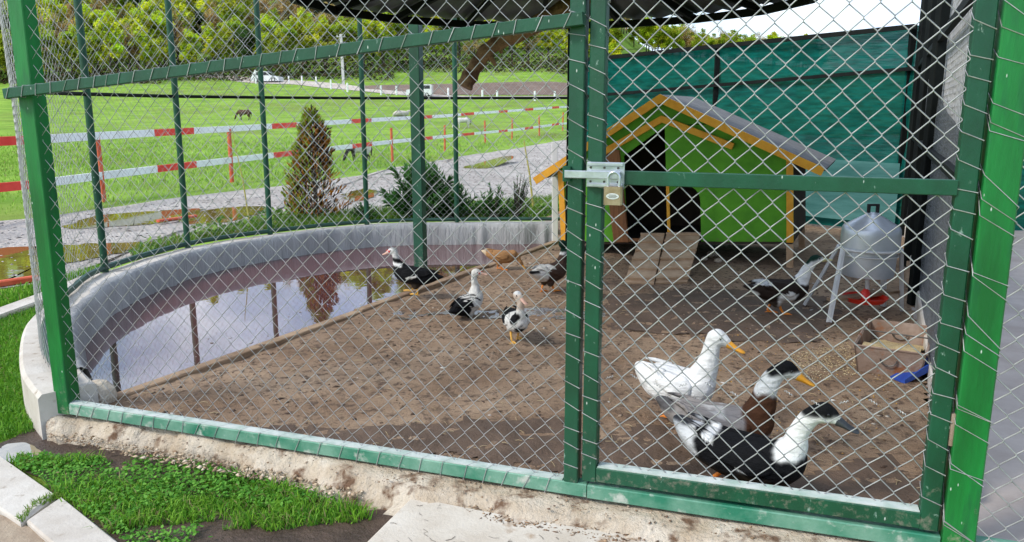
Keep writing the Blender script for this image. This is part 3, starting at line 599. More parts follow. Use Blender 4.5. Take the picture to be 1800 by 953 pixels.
# slide bolt
lz = 1.02
bolt = MB(); bolt.beam(on(GL, .0305, -.022, lz), on(GL, .0305, .088, lz), .004, .072); bolt = bolt.build('slide_bolt', 'zinc', gate)
def sub(o, child_mb, name, matn):
    r_ = child_mb.build(name, matn, None, origin=False); r_.parent = o; r_.data.transform(Matrix.Translation(-gate.location)); return r_
sub(bolt, MB().beam(on(GL, .040, -.085, lz), on(GL, .040, .078, lz), .012, .022, bev=.002), 'sliding_bar', 'zinc')
sub(bolt, MB().beam(on(GL, .037, -.018, lz + .030), on(GL, .037, .084, lz + .030), .010, .010, bev=.002), 'flange', 'zinc')
sub(bolt, MB().beam(on(GL, .037, -.018, lz - .030), on(GL, .037, .084, lz - .030), .010, .010, bev=.002), 'flange', 'zinc')
for a, b in ((-.010, .020), (.030, .020), (.070, .020), (-.010, -.020), (.030, -.020), (.070, -.020)):
    c = on(GL, .0325, a, lz + b); sub(bolt, MB().tube([c, c + FN * .003], .0035, 8), 'screw', 'wirehandle')
kz = MB(); kz.beam(on(J, .030, -.035, lz - .022), on(J, .030, -.035, lz + .022), .024, .016, bev=.003); kz.build('bolt_keeper', 'green', ff)
# padlock hanging in the bolt
pl = on(GL, .062, .064, lz - .082)
pad = thing('padlock', pl, 'brass padlock hanging from the slide bolt of the gate', 'padlock', rot=(0, 0, math.atan2(FD.y, FD.x))); pad.scale = (1.15, 1.15, 1.15)
mb = MB(); mb.beam((0, 0, 0), (0, 0, .045), .046, .020, up=(0, 1, 0), bev=.004); mb.build('body', 'brass', pad, local=True)
mb = MB(); mb.tube([(-.014, 0, .044), (-.0145, 0, .058)] + [(-.0145 * math.cos(a), 0, .064 + .0165 * math.sin(a)) for a in np.linspace(0, math.pi, 11)] + [(.0145, 0, .058), (.014, 0, .044)], .0036, 8); mb.build('shackle', 'zinc', pad, local=True, smooth=True)
mb = MB(); mb.add([(.016 * math.cos(a), -.0106, .022 + .0075 * math.sin(a)) for a in np.linspace(0, 6.283, 21)[:-1]] + [(.016 * math.cos(a), -.0112, .022 + .0075 * math.sin(a)) for a in np.linspace(0, 6.283, 21)[:-1]], [tuple(range(20, 40))] + [(i, (i+1) % 20, 20+(i+1) % 20, 20+i) for i in range(20)]); e = mb.build('oval_label', 'white_metal', pad, local=True)
mb = MB()
for zz, hw in ((.0252, .009), (.022, .012), (.0188, .009)): mb.box((-hw, -.0118, zz - .0006), (hw, -.0113, zz + .0006))
mb.build('label_lines', 'wirehandle', e, local=True)
# ---- right hand fence: bright gate post and the panel beyond it
rf = thing('right_fence_panel', (G.x, G.y, 0), 'chain-link panel with thick bright green post on which the gate hangs', 'fence')
GP = G + FD * .012
mb = MB(); mb.beam(on(GP, 0, 0, -.006), on(GP, 0, 0, TOP), .08, .075, up=-FN, bev=.004); mb.build('post', 'green_bright', rf)
E = G + FD * 1.6
mb = MB(); mb.beam(on(J, 0, .043, .026), on(GP, 0, -.043, .026), .05, .045, bev=.003); mb.build('gate_sill', 'green_worn', rf)
mb = MB(); mb.beam(on(GP, 0, .045, .026), on(E, 0, 0, .026), .045, .045, bev=.003); mb.build('bottom_rail', 'green_worn', rf)
mb = MB(); mb.beam(on(E, 0, .03, -.006), on(E, 0, .03, TOP), .06, .06, up=-FN); mb.build('post', 'green_bright', rf)
chain_mesh('chain_link_mesh', [on(GP, .030, .035), on(E, .03, 0)], .03, TOP - .02, rf, r=.0017, seed=23, warp=.012)
for k in range(3): lacing('lacing_wire', on(GP, 0, 0, .05), on(GP, 0, 0, TOP), .08, .075, [.17, .21, .29][k], rf, seed=6 + k, up=-FN, r=.0012)
# ---- rear fence following the pond rim
rpts = [A + Vector((-.0, .05, 0))] + [gp(u, v, RIM_Z) for u, v in [(90, 640), (80, 592), (93, 555), (128, 515)]] + [gp(u, v, RIM_Z) for u, v in [(185, 478), (330, 435), (475, 412), (645, 395), (803, 391), (1003, 390)]]
rc = spline([p[:2] for p in rpts], 10)
rear = thing('rear_fence', (-2.0, 6.0, RIM_Z), 'tall curved chain-link fence with thin green posts on the pond rim', 'fence')
RT = 2.5
for i in (5, 6, 7, 8, 9, 10):
    p = rpts[i]; mb = MB(); mb.tube([(p.x, p.y, RIM_Z - .01), (p.x, p.y, RT)], .024 if i < 10 else .028, 12); mb.build('post', 'green_dark' if i == 10 else 'green', rear, smooth=True)
def rail_z(i): return np.interp(i, [0, 8, 50, 100], [1.285, 1.29, 1.31, 1.325])
for (zf, rad, nm, mt) in ((lambda i: RIM_Z + .03, .020, 'bottom_rail', 'green_dark'), (rail_z, .014, 'middle_rail', 'black_metal'), (lambda i: RT, .02, 'top_rail', 'green_dark')):
    for k in range(len(rpts) - 1):
        seg = [(rc[i][0], rc[i][1], float(zf(i))) for i in range(k * 10, k * 10 + 11)]
        MB().tube(seg, rad, 6).build(nm, mt, rear, smooth=True)
off = np.gradient(rc, axis=0); off = np.stack([-off[:, 1], off[:, 0]], 1); off /= np.linalg.norm(off, axis=1)[:, None]; off *= -.027 if off[20, 0] > 0 else .027
chain_mesh('chain_link_mesh', rc + off, RIM_Z + .03, RT - .02, rear, r=.0009, seed=43, pitch=.068, warp=.008)
# ---- side fence (right) with dark net and low kerb
sf = thing('side_fence', (2.5, 4.9, 0), 'black posted side fence hung with dark grey net beside the feeder', 'fence')
SD = (CORN - G).normalized(); SN = Vector((SD.y, -SD.x, 0))
for t in (.50, .72, 1.0):
    p = G.lerp(CORN, t); mb = MB(); mb.beam((p.x, p.y, 0), (p.x, p.y, 2.35), .06, .06, bev=.004); mb.build('post', 'black_metal', sf)
for z in (1.62, .96): MB().beam(G.lerp(CORN, .06) + Z3 * z, CORN + Z3 * z, .03, .04).build('rail', 'black_metal', sf)
mb = MB(); mb.beam(G.lerp(CORN, .05) + SN * .045 + Z3 * 0.02, CORN + SN * .045 + Z3 * .03, .07, .14, bev=.01); mb.build('kerb', 'concrete', sf)
def sheet(name, p0, p1, zb0, zt0, zb1, zt1, matn, parent, nu=40, nv=24, amp=.02, seed=0, nrmv=None):
    p0, p1 = Vector(p0), Vector(p1); nn = nrmv or Vector(((p1 - p0).y, -(p1 - p0).x, 0)).normalized(); V = []
    for j in range(nv + 1):
        for i in range(nu + 1):
            t, q = i / nu, j / nv; p = p0.lerp(p1, t); zb, zt = zb0 + (zb1 - zb0) * t, zt0 + (zt1 - zt0) * t; z = zb + (zt - zb) * q
            a = amp * float(vnoise(t * (p1 - p0).length * 1.8, z * 3.5, seed)); p = p + nn * a; V.append((p.x, p.y, z))
    w_ = nu + 1; mb = MB(); mb.add(V, [(j*w_+i, j*w_+i+1, (j+1)*w_+i+1, (j+1)*w_+i) for j in range(nv) for i in range(nu)])
    return mb.build(name, matn, parent, smooth='all', recalc=False)
sheet('dark_net', G.lerp(CORN, .05) + SN * .02, CORN + SN * .02, .1, 1.0, .1, 1.62, 'netgrey', sf, amp=.012, seed=3)
chain_mesh('chain_link_mesh', [G.lerp(CORN, .08) + SN * .05, CORN + SN * .05], .1, 2.3, sf, r=.0015, seed=53)
# ---- teal shade net wall behind the house
NL = at(1000, 300, 10.6); NL.z = 0
sn = thing('shade_net_wall', (2.4, 9.0, 0), 'teal shade net stretched over black rails behind the duck house', 'shade net')
def rail_pts(uv0, uv1): return at(*uv0, NL.y), at(*uv1, CORN.y)
t0_, t1_ = rail_pts((1000, 108), (1612, 46)); m0_, m1_ = rail_pts((1000, 172), (1612, 120))
MB().beam(t0_, t1_, .03, .045).build('rail', 'black_metal', sn); MB().beam(m0_, m1_, .03, .035).build('rail', 'black_metal', sn)
for t in (0, .5, .985):
    p = NL.lerp(CORN, t); zt = t0_.z + (t1_.z - t0_.z) * t; MB().beam((p.x, p.y + .05, 0), (p.x, p.y + .05, zt), .05, .05).build('post', 'black_metal', sn)
dv = Vector((0, .035, 0))
sheet('net', NL + dv, CORN + dv, .02, t0_.z + .01, .02, t1_.z + .015, 'net', sn, 60, 30, .06, 5)
q0 = NL.lerp(CORN, .52); sheet('pale_sheet', q0 - dv * 2.4, NL.lerp(CORN, .97) - dv * 2.4, .12, .74, .10, .70, 'netpale', sn, 30, 14, .02, 8)
# second net wall at the back of the paving
sn2 = thing('paving_net_wall', (6.0, 8.1, 0), 'dark teal net closing the far end of the pinkish paving', 'shade net')
MB().beam((CORN.x + .3, 8.1, 2.3), (9, 8.1, 2.5), .03, .045).build('rail', 'black_metal', sn2)
for x in (4.7, 8.8): MB().beam((x, 8.15, 0), (x, 8.15, 2.4), .05, .05).build('post', 'black_metal', sn2)
sheet('net', (CORN.x + .3, 8.06, 0), (9, 8.06, 0), .0, 2.3, .0, 2.5, 'net', sn2, 40, 24, .03, 15)
# ================================================================== ROUND ROOF + HANGING LOG
RC, RR, RZ = Vector((.24, 4.90, 0)), 1.56, 1.845
roof = thing('round_roof', (RC.x, RC.y, 0), 'low round corrugated metal roof over the pond corner', 'roof')
NP = 16
for k in range(NP):
    a0, a1 = 2*math.pi*k/NP, 2*math.pi*(k+1)/NP; V = []; nu, nv = 14, 5
    for j in range(nv + 1):
        for i in range(nu + 1):
            a = a0 + (a1 - a0) * (i / nu) * 1.03; r_ = .12 + (RR - .12) * j / nv; z = RZ + .04 + .34 * (1 - r_ / RR) + .012 * math.sin(i / nu * 6.283 * 3.5) * (j / nv) + (.004 if k % 2 else 0)
            V.append((RC.x + r_ * math.cos(a), RC.y + r_ * math.sin(a), z))
    w_ = nu + 1; MB().add(V, [(j*w_+i, j*w_+i+1, (j+1)*w_+i+1, (j+1)*w_+i) for j in range(nv) for i in range(nu)]).build('roof_sheet', 'corr', roof, smooth='all', recalc=False)
    MB().beam((RC.x + .1 * math.cos(a0), RC.y + .1 * math.sin(a0), RZ + .33), (RC.x + (RR - .03) * math.cos(a0), RC.y + (RR - .03) * math.sin(a0), RZ + .005), .03, .04).build('rafter', 'black_metal', roof)
    p0 = (RC.x + (RR - .04) * math.cos(a0), RC.y + (RR - .04) * math.sin(a0), RZ); p1 = (RC.x + (RR - .04) * math.cos(a1), RC.y + (RR - .04) * math.sin(a1), RZ)
    MB().beam(p0, p1, .035, .05).build('ring_beam', 'black_metal', roof)
MB().lathe([(.02, 0), (.15, 0), (.14, .03), (.02, .07)], (RC.x, RC.y, RZ + .36), 16).build('cap', 'corr', roof)
pp = gp(740, 480, WAT_Z); MB().beam((pp.x, pp.y, -.3), (pp.x, pp.y, RZ + .02), .085, .085, up=(.3, 1, 0), bev=.004).build('support_post', 'green', roof)
pp = at(1001, 300, 6.3); MB().beam((pp.x, pp.y, 0), (pp.x, pp.y, RZ + .02), .05, .05).build('support_post', 'black_metal', roof)
for sgn in (-1, 1):
    a = R(-90) + sgn * .55; MB().beam((RC.x + RR * .97 * math.cos(a), RC.y + RR * .97 * math.sin(a), RZ + .04), (J.x + sgn * .7, J.y - sgn * .22, TOP - .01), .04, .04).build('tie_beam', 'black_metal', roof)
lg = thing('hanging_log', at(905, 60, 4.9), 'bent brown peeled log hanging down from the roof', 'log')
L0 = [at(u, v, y) for u, v, y in [(1060, -30, 4.95), (1000, 12, 4.9), (945, 42, 4.88), (893, 66, 4.86), (862, 84, 4.85), (842, 108, 4.84), (826, 134, 4.83), (816, 152, 4.82)]]
Ls_ = spline(L0, 4); rr_ = np.interp(np.linspace(0, 1, len(Ls_)), [0, .4, .6, .8, 1], [.06, .05, .043, .045, .05])
rr_ = [r_ * (1 + .10 * math.sin(i * 1.9) + .05 * math.sin(i * 5.3)) for i, r_ in enumerate(rr_)]
MB().tube([Vector(p) for p in Ls_], rr_, 12).build('trunk', 'log', lg, smooth=True)
k0 = Vector(Ls_[17]); MB().tube([k0, k0 + Vector((.03, -.02, -.05)), k0 + Vector((.05, -.03, -.085))], [.022, .015, .009], 8).build('broken_knot', 'log', lg, smooth=True)
k0 = Vector(Ls_[14]); MB().tube([k0, k0 + Vector((.02, -.02, -.06))], [.018, .010], 8).build('broken_knot', 'log', lg, smooth=True)

# ================================================================== DUCK HOUSE (stands crooked on short legs)
HL, HR = gp(988, 425, .08), gp(1395, 425, .21)
hx = (HR - HL); HW = hx.length; hx.normalize()
hy = Vector((-hx.y, hx.x, 0)); hy = (hy - hx * hy.dot(hx)).normalized(); 
if hy.y < 0: hy = -hy
hz = hx.cross(hy).normalized()
HMAT = Matrix((( hx.x, hy.x, hz.x), (hx.y, hy.y, hz.y), (hx.z, hy.z, hz.z)))
house = thing('duck_house', HL, 'green plywood duck house with orange trim and grey roof', 'duck house', rot=HMAT.to_euler())
def fl(u, v):                     # photo point on the front wall -> local (x, z)
    d = ray(u, v); t = (HL - O).dot(hy) / d.dot(hy); q = O + d * t - HL; return q.dot(hx), q.dot(hz)
HD, EV = 1.05, .655
rx, rz_ = fl(1165, 172)
def roofz(x): return EV + (rz_ - EV) * (x / rx if x < rx else (HW - x) / (HW - rx))
dx0, dx1 = fl(1097, 300)[0], fl(1170, 300)[0]; px1 = fl(1256, 330)[0]; ax0, ax1 = fl(1176, 380)[0], fl(1231, 380)[0]; az = fl(1200, 326)[1]
T = .018
def hp(poly, y0, y1, name, matn): return MB().prism([(x, y0, z) for x, z in poly], (0, y1 - y0, 0)).build(name, matn, house, local=True)
hp([(0, 0), (dx0, 0), (dx0, roofz(dx0)), (0, roofz(0))], 0, T, 'front_panel', 'house')
hp([(px1, 0), (HW, 0), (HW, roofz(HW)), (px1, roofz(px1))], 0, T, 'front_panel', 'house')
pz = fl(1165, 222)[1]
hp([(dx0, roofz(dx0) - .26), (dx1, pz), (px1, roofz(px1) - .02), (px1, roofz(px1)), (rx, rz_), (dx0, roofz(dx0))], 0.001, T, 'gable_panel', 'house')
# set-back panel with the arched pop hole
am = (ax0 + ax1) / 2; ar = (ax1 - ax0) / 2
hp([(dx1, 0), (ax0, 0), (ax0, az - ar)] + [(am - ar * math.cos(a), az - ar + ar * math.sin(a)) for a in np.linspace(0, math.pi, 13)][1:-1] + [(ax1, az - ar), (ax1, 0), (px1, 0), (px1, roofz(px1) - .03), (dx1, pz)], .012, .03, 'pop_hole_panel', 'house')
MB().box((0, T, 0), (T, HD, roofz(0) - .01)).build('side_wall', 'house', house, local=True)
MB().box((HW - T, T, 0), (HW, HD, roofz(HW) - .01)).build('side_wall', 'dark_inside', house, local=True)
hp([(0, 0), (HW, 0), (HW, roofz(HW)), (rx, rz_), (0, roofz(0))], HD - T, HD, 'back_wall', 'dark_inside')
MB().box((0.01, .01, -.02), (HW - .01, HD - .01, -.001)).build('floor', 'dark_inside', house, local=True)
ov, fo = .20, .10
sl_l = (rz_ - EV) / rx; sl_r = (rz_ - EV) / (HW - rx)
pl_ = [(-ov, EV - sl_l * ov), (rx, rz_), (rx, rz_ + .025), (-ov - .01, EV - sl_l * ov + .022)]
pr_ = [(rx, rz_), (HW + ov * 1.15, EV - sl_r * ov * 1.15), (HW + ov * 1.15 + .01, EV - sl_r * ov * 1.15 + .022), (rx, rz_ + .025)]
rl = hp(pl_, -fo + .02, HD + .12, 'roof', 'roofing'); rr2 = hp(pr_, -fo + .021, HD + .12, 'roof', 'roofing')
def board(a, b, w, y0, t, name, matn='orange', par=None):
    (x0, z0), (x1, z1) = a, b; d = Vector((x1 - x0, 0, z1 - z0)).normalized(); n_ = Vector((-d.z, 0, d.x)) * w
    if n_.z > 0: n_ = -n_
    return MB().prism([(x0, y0, z0), (x1, y0, z1), (x1 + n_.x, y0, z1 + n_.z), (x0 + n_.x, y0, z0 + n_.z)], (0, t, 0)).build(name, matn, house, local=True)
board((-ov, EV - sl_l * ov + .024), (rx, rz_ + .027), .062, -fo, .02, 'barge_board')
board((rx + .001, rz_ + .027), (HW + ov * 1.15, EV - sl_r * ov * 1.15 + .024), .062, -fo + .001, .02, 'barge_board')
ip = [fl(1062, 262), fl(1165, 203), fl(1292, 252)]
board(ip[0], ip[1], .05, -.045, .045, 'porch_trim'); board(ip[1], (ip[2][0], ip[2][1]), .05, -.046, .046, 'porch_trim')
for x0 in (.0, HW - .05): MB().box((x0, -.022, -.004), (x0 + .05, -.002, roofz(x0 + .02) - .045)).build('corner_board', 'orange', house, local=True)
x0 = fl(1175, 380)[0]; MB().box((x0 - .012, -.006, .02), (x0 + .012, .011, fl(1175, 318)[1])).build('door_stick', 'orange', house, local=True)
jx0, jx1 = fl(1068, 340)[0], fl(1099, 340)[0]
MB().prism([(jx0 - .02, -.03, fl(1060, 258)[1]), (jx1 - .03, -.03, fl(1095, 264)[1]), (jx1 + .02, -.03, 0.0), (jx0 + .045, -.03, 0.0)], (0, .028, 0)).build('door_jamb', 'jambwood', house, local=True)
MB().box((dx0 - .02, -.022, .004), (dx1, -.001, .03)).build('door_sill', 'jambwood', house, local=True)
for x in (.03, HW * .5, HW - .03):
    for y in (.03, HD - .03):
        wp = HL + HMAT @ Vector((x, y, 0)); MB().box((x - .025, y - .025, -(wp.z + .02)), (x + .025, y + .025, -.02)).build('leg', 'ramp', house, local=True)
# white board standing between the house and the fence
b0 = at(977, 300, 7.35); tag(MB().beam((b0.x, b0.y, 0), (b0.x - .012, b0.y, .92), .055, .03, bev=.003).build('white_post', 'whiteboard'), 'slim white upright board between duck house and pond rim', 'post')
# ramps
def ramp(tl, tr, bl, br, label):
    a, b = gp(*bl), gp(*br); y_ = (HL + hx * (HW * .45)).y - .05
    c, d_ = at(*tr, y_), at(*tl, y_); o = thing('ramp', (a + b) / 2, label, 'ramp', group='wooden ramps up to the duck house')
    P = [p + Z3 * .012 for p in (a, b, c, d_)]; nn = (P[1] - P[0]).cross(P[3] - P[0]).normalized(); nn = nn if nn.z > 0 else -nn
    MB().prism(P, -nn * .02).build('ramp_board', 'ramp', o)
    for t in (.06, .24, .42, .60, .78, .94):
        q0, q1 = P[0].lerp(P[3], t), P[1].lerp(P[2], t); MB().beam(q0 + nn * .009, q1 + nn * .009, .03, .016, up=nn).build('cleat', 'ramp', o)
ramp((1128, 412), (1168, 412), (1097, 499), (1149, 501), 'dirty wooden duck ramp with cleats nearer the padlock')
ramp((1172, 411), (1232, 411), (1152, 500), (1208, 498), 'dirty wooden duck ramp below the arched pop hole')
# stone under the house
for (u, v, s_) in ((1252, 452, .05), (1262, 462, .035), (1238, 458, .03)):
    p = gp(u, v); tag(MB().ball((p.x, p.y, s_ * .5), (s_, s_ * .8, s_ * .6), 8, 5).build('stone', 'footing'), 'pale stone lying under the edge of the duck house', 'stone', 'stones under the duck house')

# ================================================================== FEEDER / DRINKER
fa, fb = gp(1457, 567), gp(1585, 545); fc = (fa + fb) / 2 + Vector((.06, .16, 0)); fc = at(1523, 500, 4.66); fc.z = 0
feed = thing('drum_drinker', fc, 'aluminium drum drinker on leg stand with red tray', 'drinker')
FY = fc.y
def fz(v): return at(1523, v, FY).z
rd = (at(1573, 430, FY).x - at(1474, 430, FY).x) / 2
MB().lathe([(.001, fz(486)), (rd * .55, fz(486.5)), (rd * .86, fz(483)), (rd * .885, fz(476)), (rd * .90, fz(450)), (rd * .90, fz(440)), (rd * .985, fz(437)), (rd * .99, fz(410)), (rd * .975, fz(402)), (rd * .93, fz(397)), (rd * .25, fz(377)), (rd * .22, fz(374)), (.001, fz(373))], (fc.x, fc.y, 0), 40).build('drum', 'alu', feed, smooth=True)
ring = [(fc.x + rd * 1.05 * math.cos(a), fc.y + rd * 1.05 * math.sin(a), fz(436)) for a in np.linspace(0, 6.2832, 37)]
MB().tube(ring, .008, 6, cap=False).build('ring', 'aluleg', feed, smooth=True)
ring = [(fc.x + rd * .95 * math.cos(a), fc.y + rd * .95 * math.sin(a), fz(447)) for a in np.linspace(0, 6.2832, 37)]
MB().tube(ring, .005, 6, cap=False).build('ring', 'aluleg', feed, smooth=True)
hzv = fz(372); hw_ = .033
mb = MB(); mb.box((fc.x - hw_, fc.y - .01, hzv - .012), (fc.x - hw_ + .014, fc.y + .01, hzv + .032)); mb.box((fc.x + hw_ - .014, fc.y - .01, hzv - .012), (fc.x + hw_, fc.y + .01, hzv + .032)); mb.box((fc.x - hw_, fc.y - .01, hzv + .0325), (fc.x + hw_, fc.y + .01, hzv + .045)); mb.build('handle', 'tyre', feed)
legs = [fa, fb, Vector((2 * fc.x - fa.x - .08, fc.y + .2, 0)), Vector((2 * fc.x - fb.x, fc.y + .23, 0))]
for p, a in zip(legs, (R(192), R(-10), R(40), R(140))):
    t = Vector((fc.x + rd * 1.06 * math.cos(a), fc.y + rd * 1.06 * math.sin(a), fz(437))); MB().beam(p, t, .030, .018, up=(math.cos(a), math.sin(a), 0)).build('leg', 'aluleg', feed)
l0, l1 = legs[0].lerp(Vector((fc.x - rd, fc.y, fz(437))), .18), legs[1].lerp(Vector((fc.x + rd, fc.y, fz(437))), .18)
MB().beam(l0 + Vector((.03, .10, .03)), l1 + Vector((-.01, .02, .05)), .06, .018).build('cross_board', 'plank', feed)
tz = fz(528)
tr_ = MB(); tr_.lathe([(.001, tz), (.105, tz), (.125, tz + .030), (.130, tz + .030), (.112, tz + .008), (.03, tz + .010), (.026, tz + .055), (.012, tz + .075), (.001, tz + .075)], (fc.x - .01, fc.y - .02, 0), 32); tr_.build('tray', 'red', feed, smooth=True)
MB().tube([(fc.x + .0, fc.y - .02, tz + .07), (fc.x, fc.y, fz(487))], .012, 8).build('spout', 'aluleg', feed)
# ================================================================== FEED BOX
ca = gp(1506, 652); cb_ = gp(1598, 666); 
cx_ = (cb_ - ca).normalized(); cy_ = Vector((-cx_.y, cx_.x, 0)); cw, cdp, ch = .265, .50, .13; co = gp(1506, 652) + Vector((0, 0, .0))
box = thing('feed_box', co, 'rusty tin feed box half full of pale grain beside drinker', 'feed box', rot=(0, 0, math.atan2(cx_.y, cx_.x)))
fl_ = .02
def wall(a, b, c, d_, th_, name, matn='rust'): return MB().prism([a, b, c, d_], th_).build(name, matn, box, local=True)
wall((0, 0, 0), (cw, 0, 0), (cw + fl_, -fl_, ch), (-fl_, -fl_, ch), (0, .008, 0), 'front_wall')
wall((0, cdp, 0), (cw, cdp, 0), (cw + fl_, cdp + fl_, ch), (-fl_, cdp + fl_, ch), (0, -.008, 0), 'back_wall')
wall((0, 0, 0), (0, cdp, 0), (-fl_, cdp + fl_, ch), (-fl_, -fl_, ch), (.008, 0, 0), 'side_wall')
wall((cw, 0, 0), (cw, cdp, 0), (cw + fl_, cdp + fl_, ch), (cw + fl_, -fl_, ch), (-.008, 0, 0), 'side_wall')
MB().box((.004, .004, .003), (cw - .004, cdp - .004, .012)).build('bottom', 'rust', box, local=True)
MB().tube([(-fl_, -fl_, ch), (cw + fl_, -fl_, ch), (cw + fl_, cdp + fl_, ch), (-fl_, cdp + fl_, ch), (-fl_, -fl_, ch)], .005, 6).build('rolled_edge', 'rust', box, local=True)
for y in (-fl_ * .5 - .006, cdp + fl_ * .5 - .016): MB().tube([(cw/2 + .035 * math.cos(a), y - .004, ch * .62 - .03 * math.sin(a)) for a in np.linspace(0, math.pi, 9)], .0035, 6).build('wire_handle', 'wirehandle', box, local=True)
MB().tube([(-fl_, cdp * .55, ch + .004), (cw + fl_, cdp * .52, ch + .004)], .004, 6).build('cross_wire', 'wirehandle', box, local=True)
V = []; nu = 22
for j in range(nu + 1):
    for i in range(nu + 1):
        x, y = .010 + (cw - .02) * i / nu, .010 + (cdp - .02) * j / nu; V.append((x, y, .060 + .06 * math.exp(-((y - .06) / .16) ** 2) + .012 * float(vnoise(x * 14, y * 14, 3)) - .03 * (y > .3) * (y - .3) / .2))
gr = MB().add(V, [(j*(nu+1)+i, j*(nu+1)+i+1, (j+1)*(nu+1)+i+1, (j+1)*(nu+1)+i) for j in range(nu) for i in range(nu)]).build('grain_heap', 'grain', None, origin=False, smooth='all')
gr.location = box.location; gr.rotation_euler = box.rotation_euler; tag(gr, 'pale cracked grain heaped inside the rusty feed box', 'grain', kind='stuff')
bs = thing('blue_scoop', gp(1582, 672), 'blue plastic scoop wedged under the corner of the feed box', 'scoop', rot=(0, 0, R(14)))
mb = MB(); mb.prism([(0, -.03, .0), (.19, -.03, .075), (.20, -.03, .095), (.11, -.03, .080), (.0, -.03, .022)], (0, .006, 0)); mb.build('scoop_side', 'blue', bs, local=True)
mb = MB(); mb.prism([(0, -.024, 0), (.19, -.024, .075), (.19, -.024, .081), (0, -.024, .006)], (0, .09, 0)); mb.build('scoop_bottom', 'blue', bs, local=True)
o = scatter_bits('spilled_grain', 1500, [tuple(gp(u, v)[:2]) for u, v in [(1390, 622), (1490, 600), (1512, 630), (1515, 655), (1450, 668), (1370, 660)]], dirt_z, (.002, .006), [(.58, .45, .24), (.48, .35, .17), (.66, .56, .36)], .5, 41, zoff=.002)
tag(o, 'pale grain spilled on the dirt beside the feed box', 'grain', kind='stuff')
o = scatter_bits('scattered_maize', 260, [tuple(gp(u, v)[:2]) for u, v in [(1230, 590), (1480, 570), (1600, 700), (1500, 800), (1280, 740)]], dirt_z, (.003, .006), [(.62, .34, .05), (.55, .30, .08)], .6, 42, zoff=.002)
tag(o, 'yellow maize kernels dotted over dirt behind the gate', 'maize', kind='stuff')
st0, st1 = gp(1600, 440), gp(1632, 600); tag(MB().beam(gp(1596, 505) + Z3 * .02, gp(1598, 425) + Z3 * .06, .035, .025).build('stick', 'plank'), 'grey wooden stick lying along the side fence kerb', 'stick')

# ================================================================== ANIMALS (one continuous skin from overlapping balls)
def unit_ico():
    bm = bmesh.new(); bmesh.ops.create_icosphere(bm, subdivisions=2, radius=1); v = np.array([x.co[:] for x in bm.verts]); f = np.array([[q.index for q in x.verts] for x in bm.faces]); bm.free(); return v, f
ICO_V, ICO_F = unit_ico()
def skin(balls, voxel, smooth_it=6, name='body'):
    V = []; F = []; o = 0
    for c, r in balls: V.append(ICO_V * np.array(r) + np.array(c)); F.append(ICO_F + o); o += len(ICO_V)
    me = bpy.data.meshes.new(name); me.from_pydata(np.concatenate(V).tolist(), [], np.concatenate(F).tolist())
    ob = bpy.data.objects.new('tmp', me); C.objects.link(ob)
    r = ob.modifiers.new('r', 'REMESH'); r.mode = 'VOXEL'; r.voxel_size = voxel; sm = ob.modifiers.new('s', 'SMOOTH'); sm.iterations = smooth_it; sm.factor = .5
    dg = bpy.context.evaluated_depsgraph_get(); me2 = bpy.data.meshes.new_from_object(ob.evaluated_get(dg)); bpy.data.objects.remove(ob); bpy.data.meshes.remove(me)
    me2.name = name; me2.polygons.foreach_set('use_smooth', [True] * len(me2.polygons)); return me2
def chain(ctrl, n=7):
    S = spline(ctrl, n); return [((p[0], p[1], p[2]), (p[3], p[4], p[5])) for p in S]
def colour(me, fn):
    co = np.empty(len(me.vertices) * 3); me.vertices.foreach_get('co', co); co = co.reshape(-1, 3); cc = np.ones((len(co), 4), np.float32); cc[:, :3] = fn(co)
    ne = len(me.edges); ed_ = np.empty(ne * 2, np.int32); me.edges.foreach_get('vertices', ed_); ed_ = ed_.reshape(-1, 2)       # soften feather edges
    for it in range(2):
        acc = cc.copy(); cnt = np.ones(len(cc), np.float32); np.add.at(acc, ed_[:, 0], cc[ed_[:, 1]]); np.add.at(acc, ed_[:, 1], cc[ed_[:, 0]]); np.add.at(cnt, ed_[:, 0], 1); np.add.at(cnt, ed_[:, 1], 1); cc = acc / cnt[:, None]
    a = me.color_attributes.new('Col', 'FLOAT_COLOR', 'POINT'); a.data.foreach_set('color', cc.astype(np.float32).ravel())
def pn3(co, f, seed): return vnoise(co[:, 0] * f + co[:, 2] * f * .7, co[:, 1] * f - co[:, 2] * f * .6, seed)
WHT, BLK, BRN, GRY, TAN, DGR = (.82, .81, .78), (.006, .006, .007), (.085, .036, .018), (.30, .27, .25), (.38, .20, .085), (.008, .035, .022)
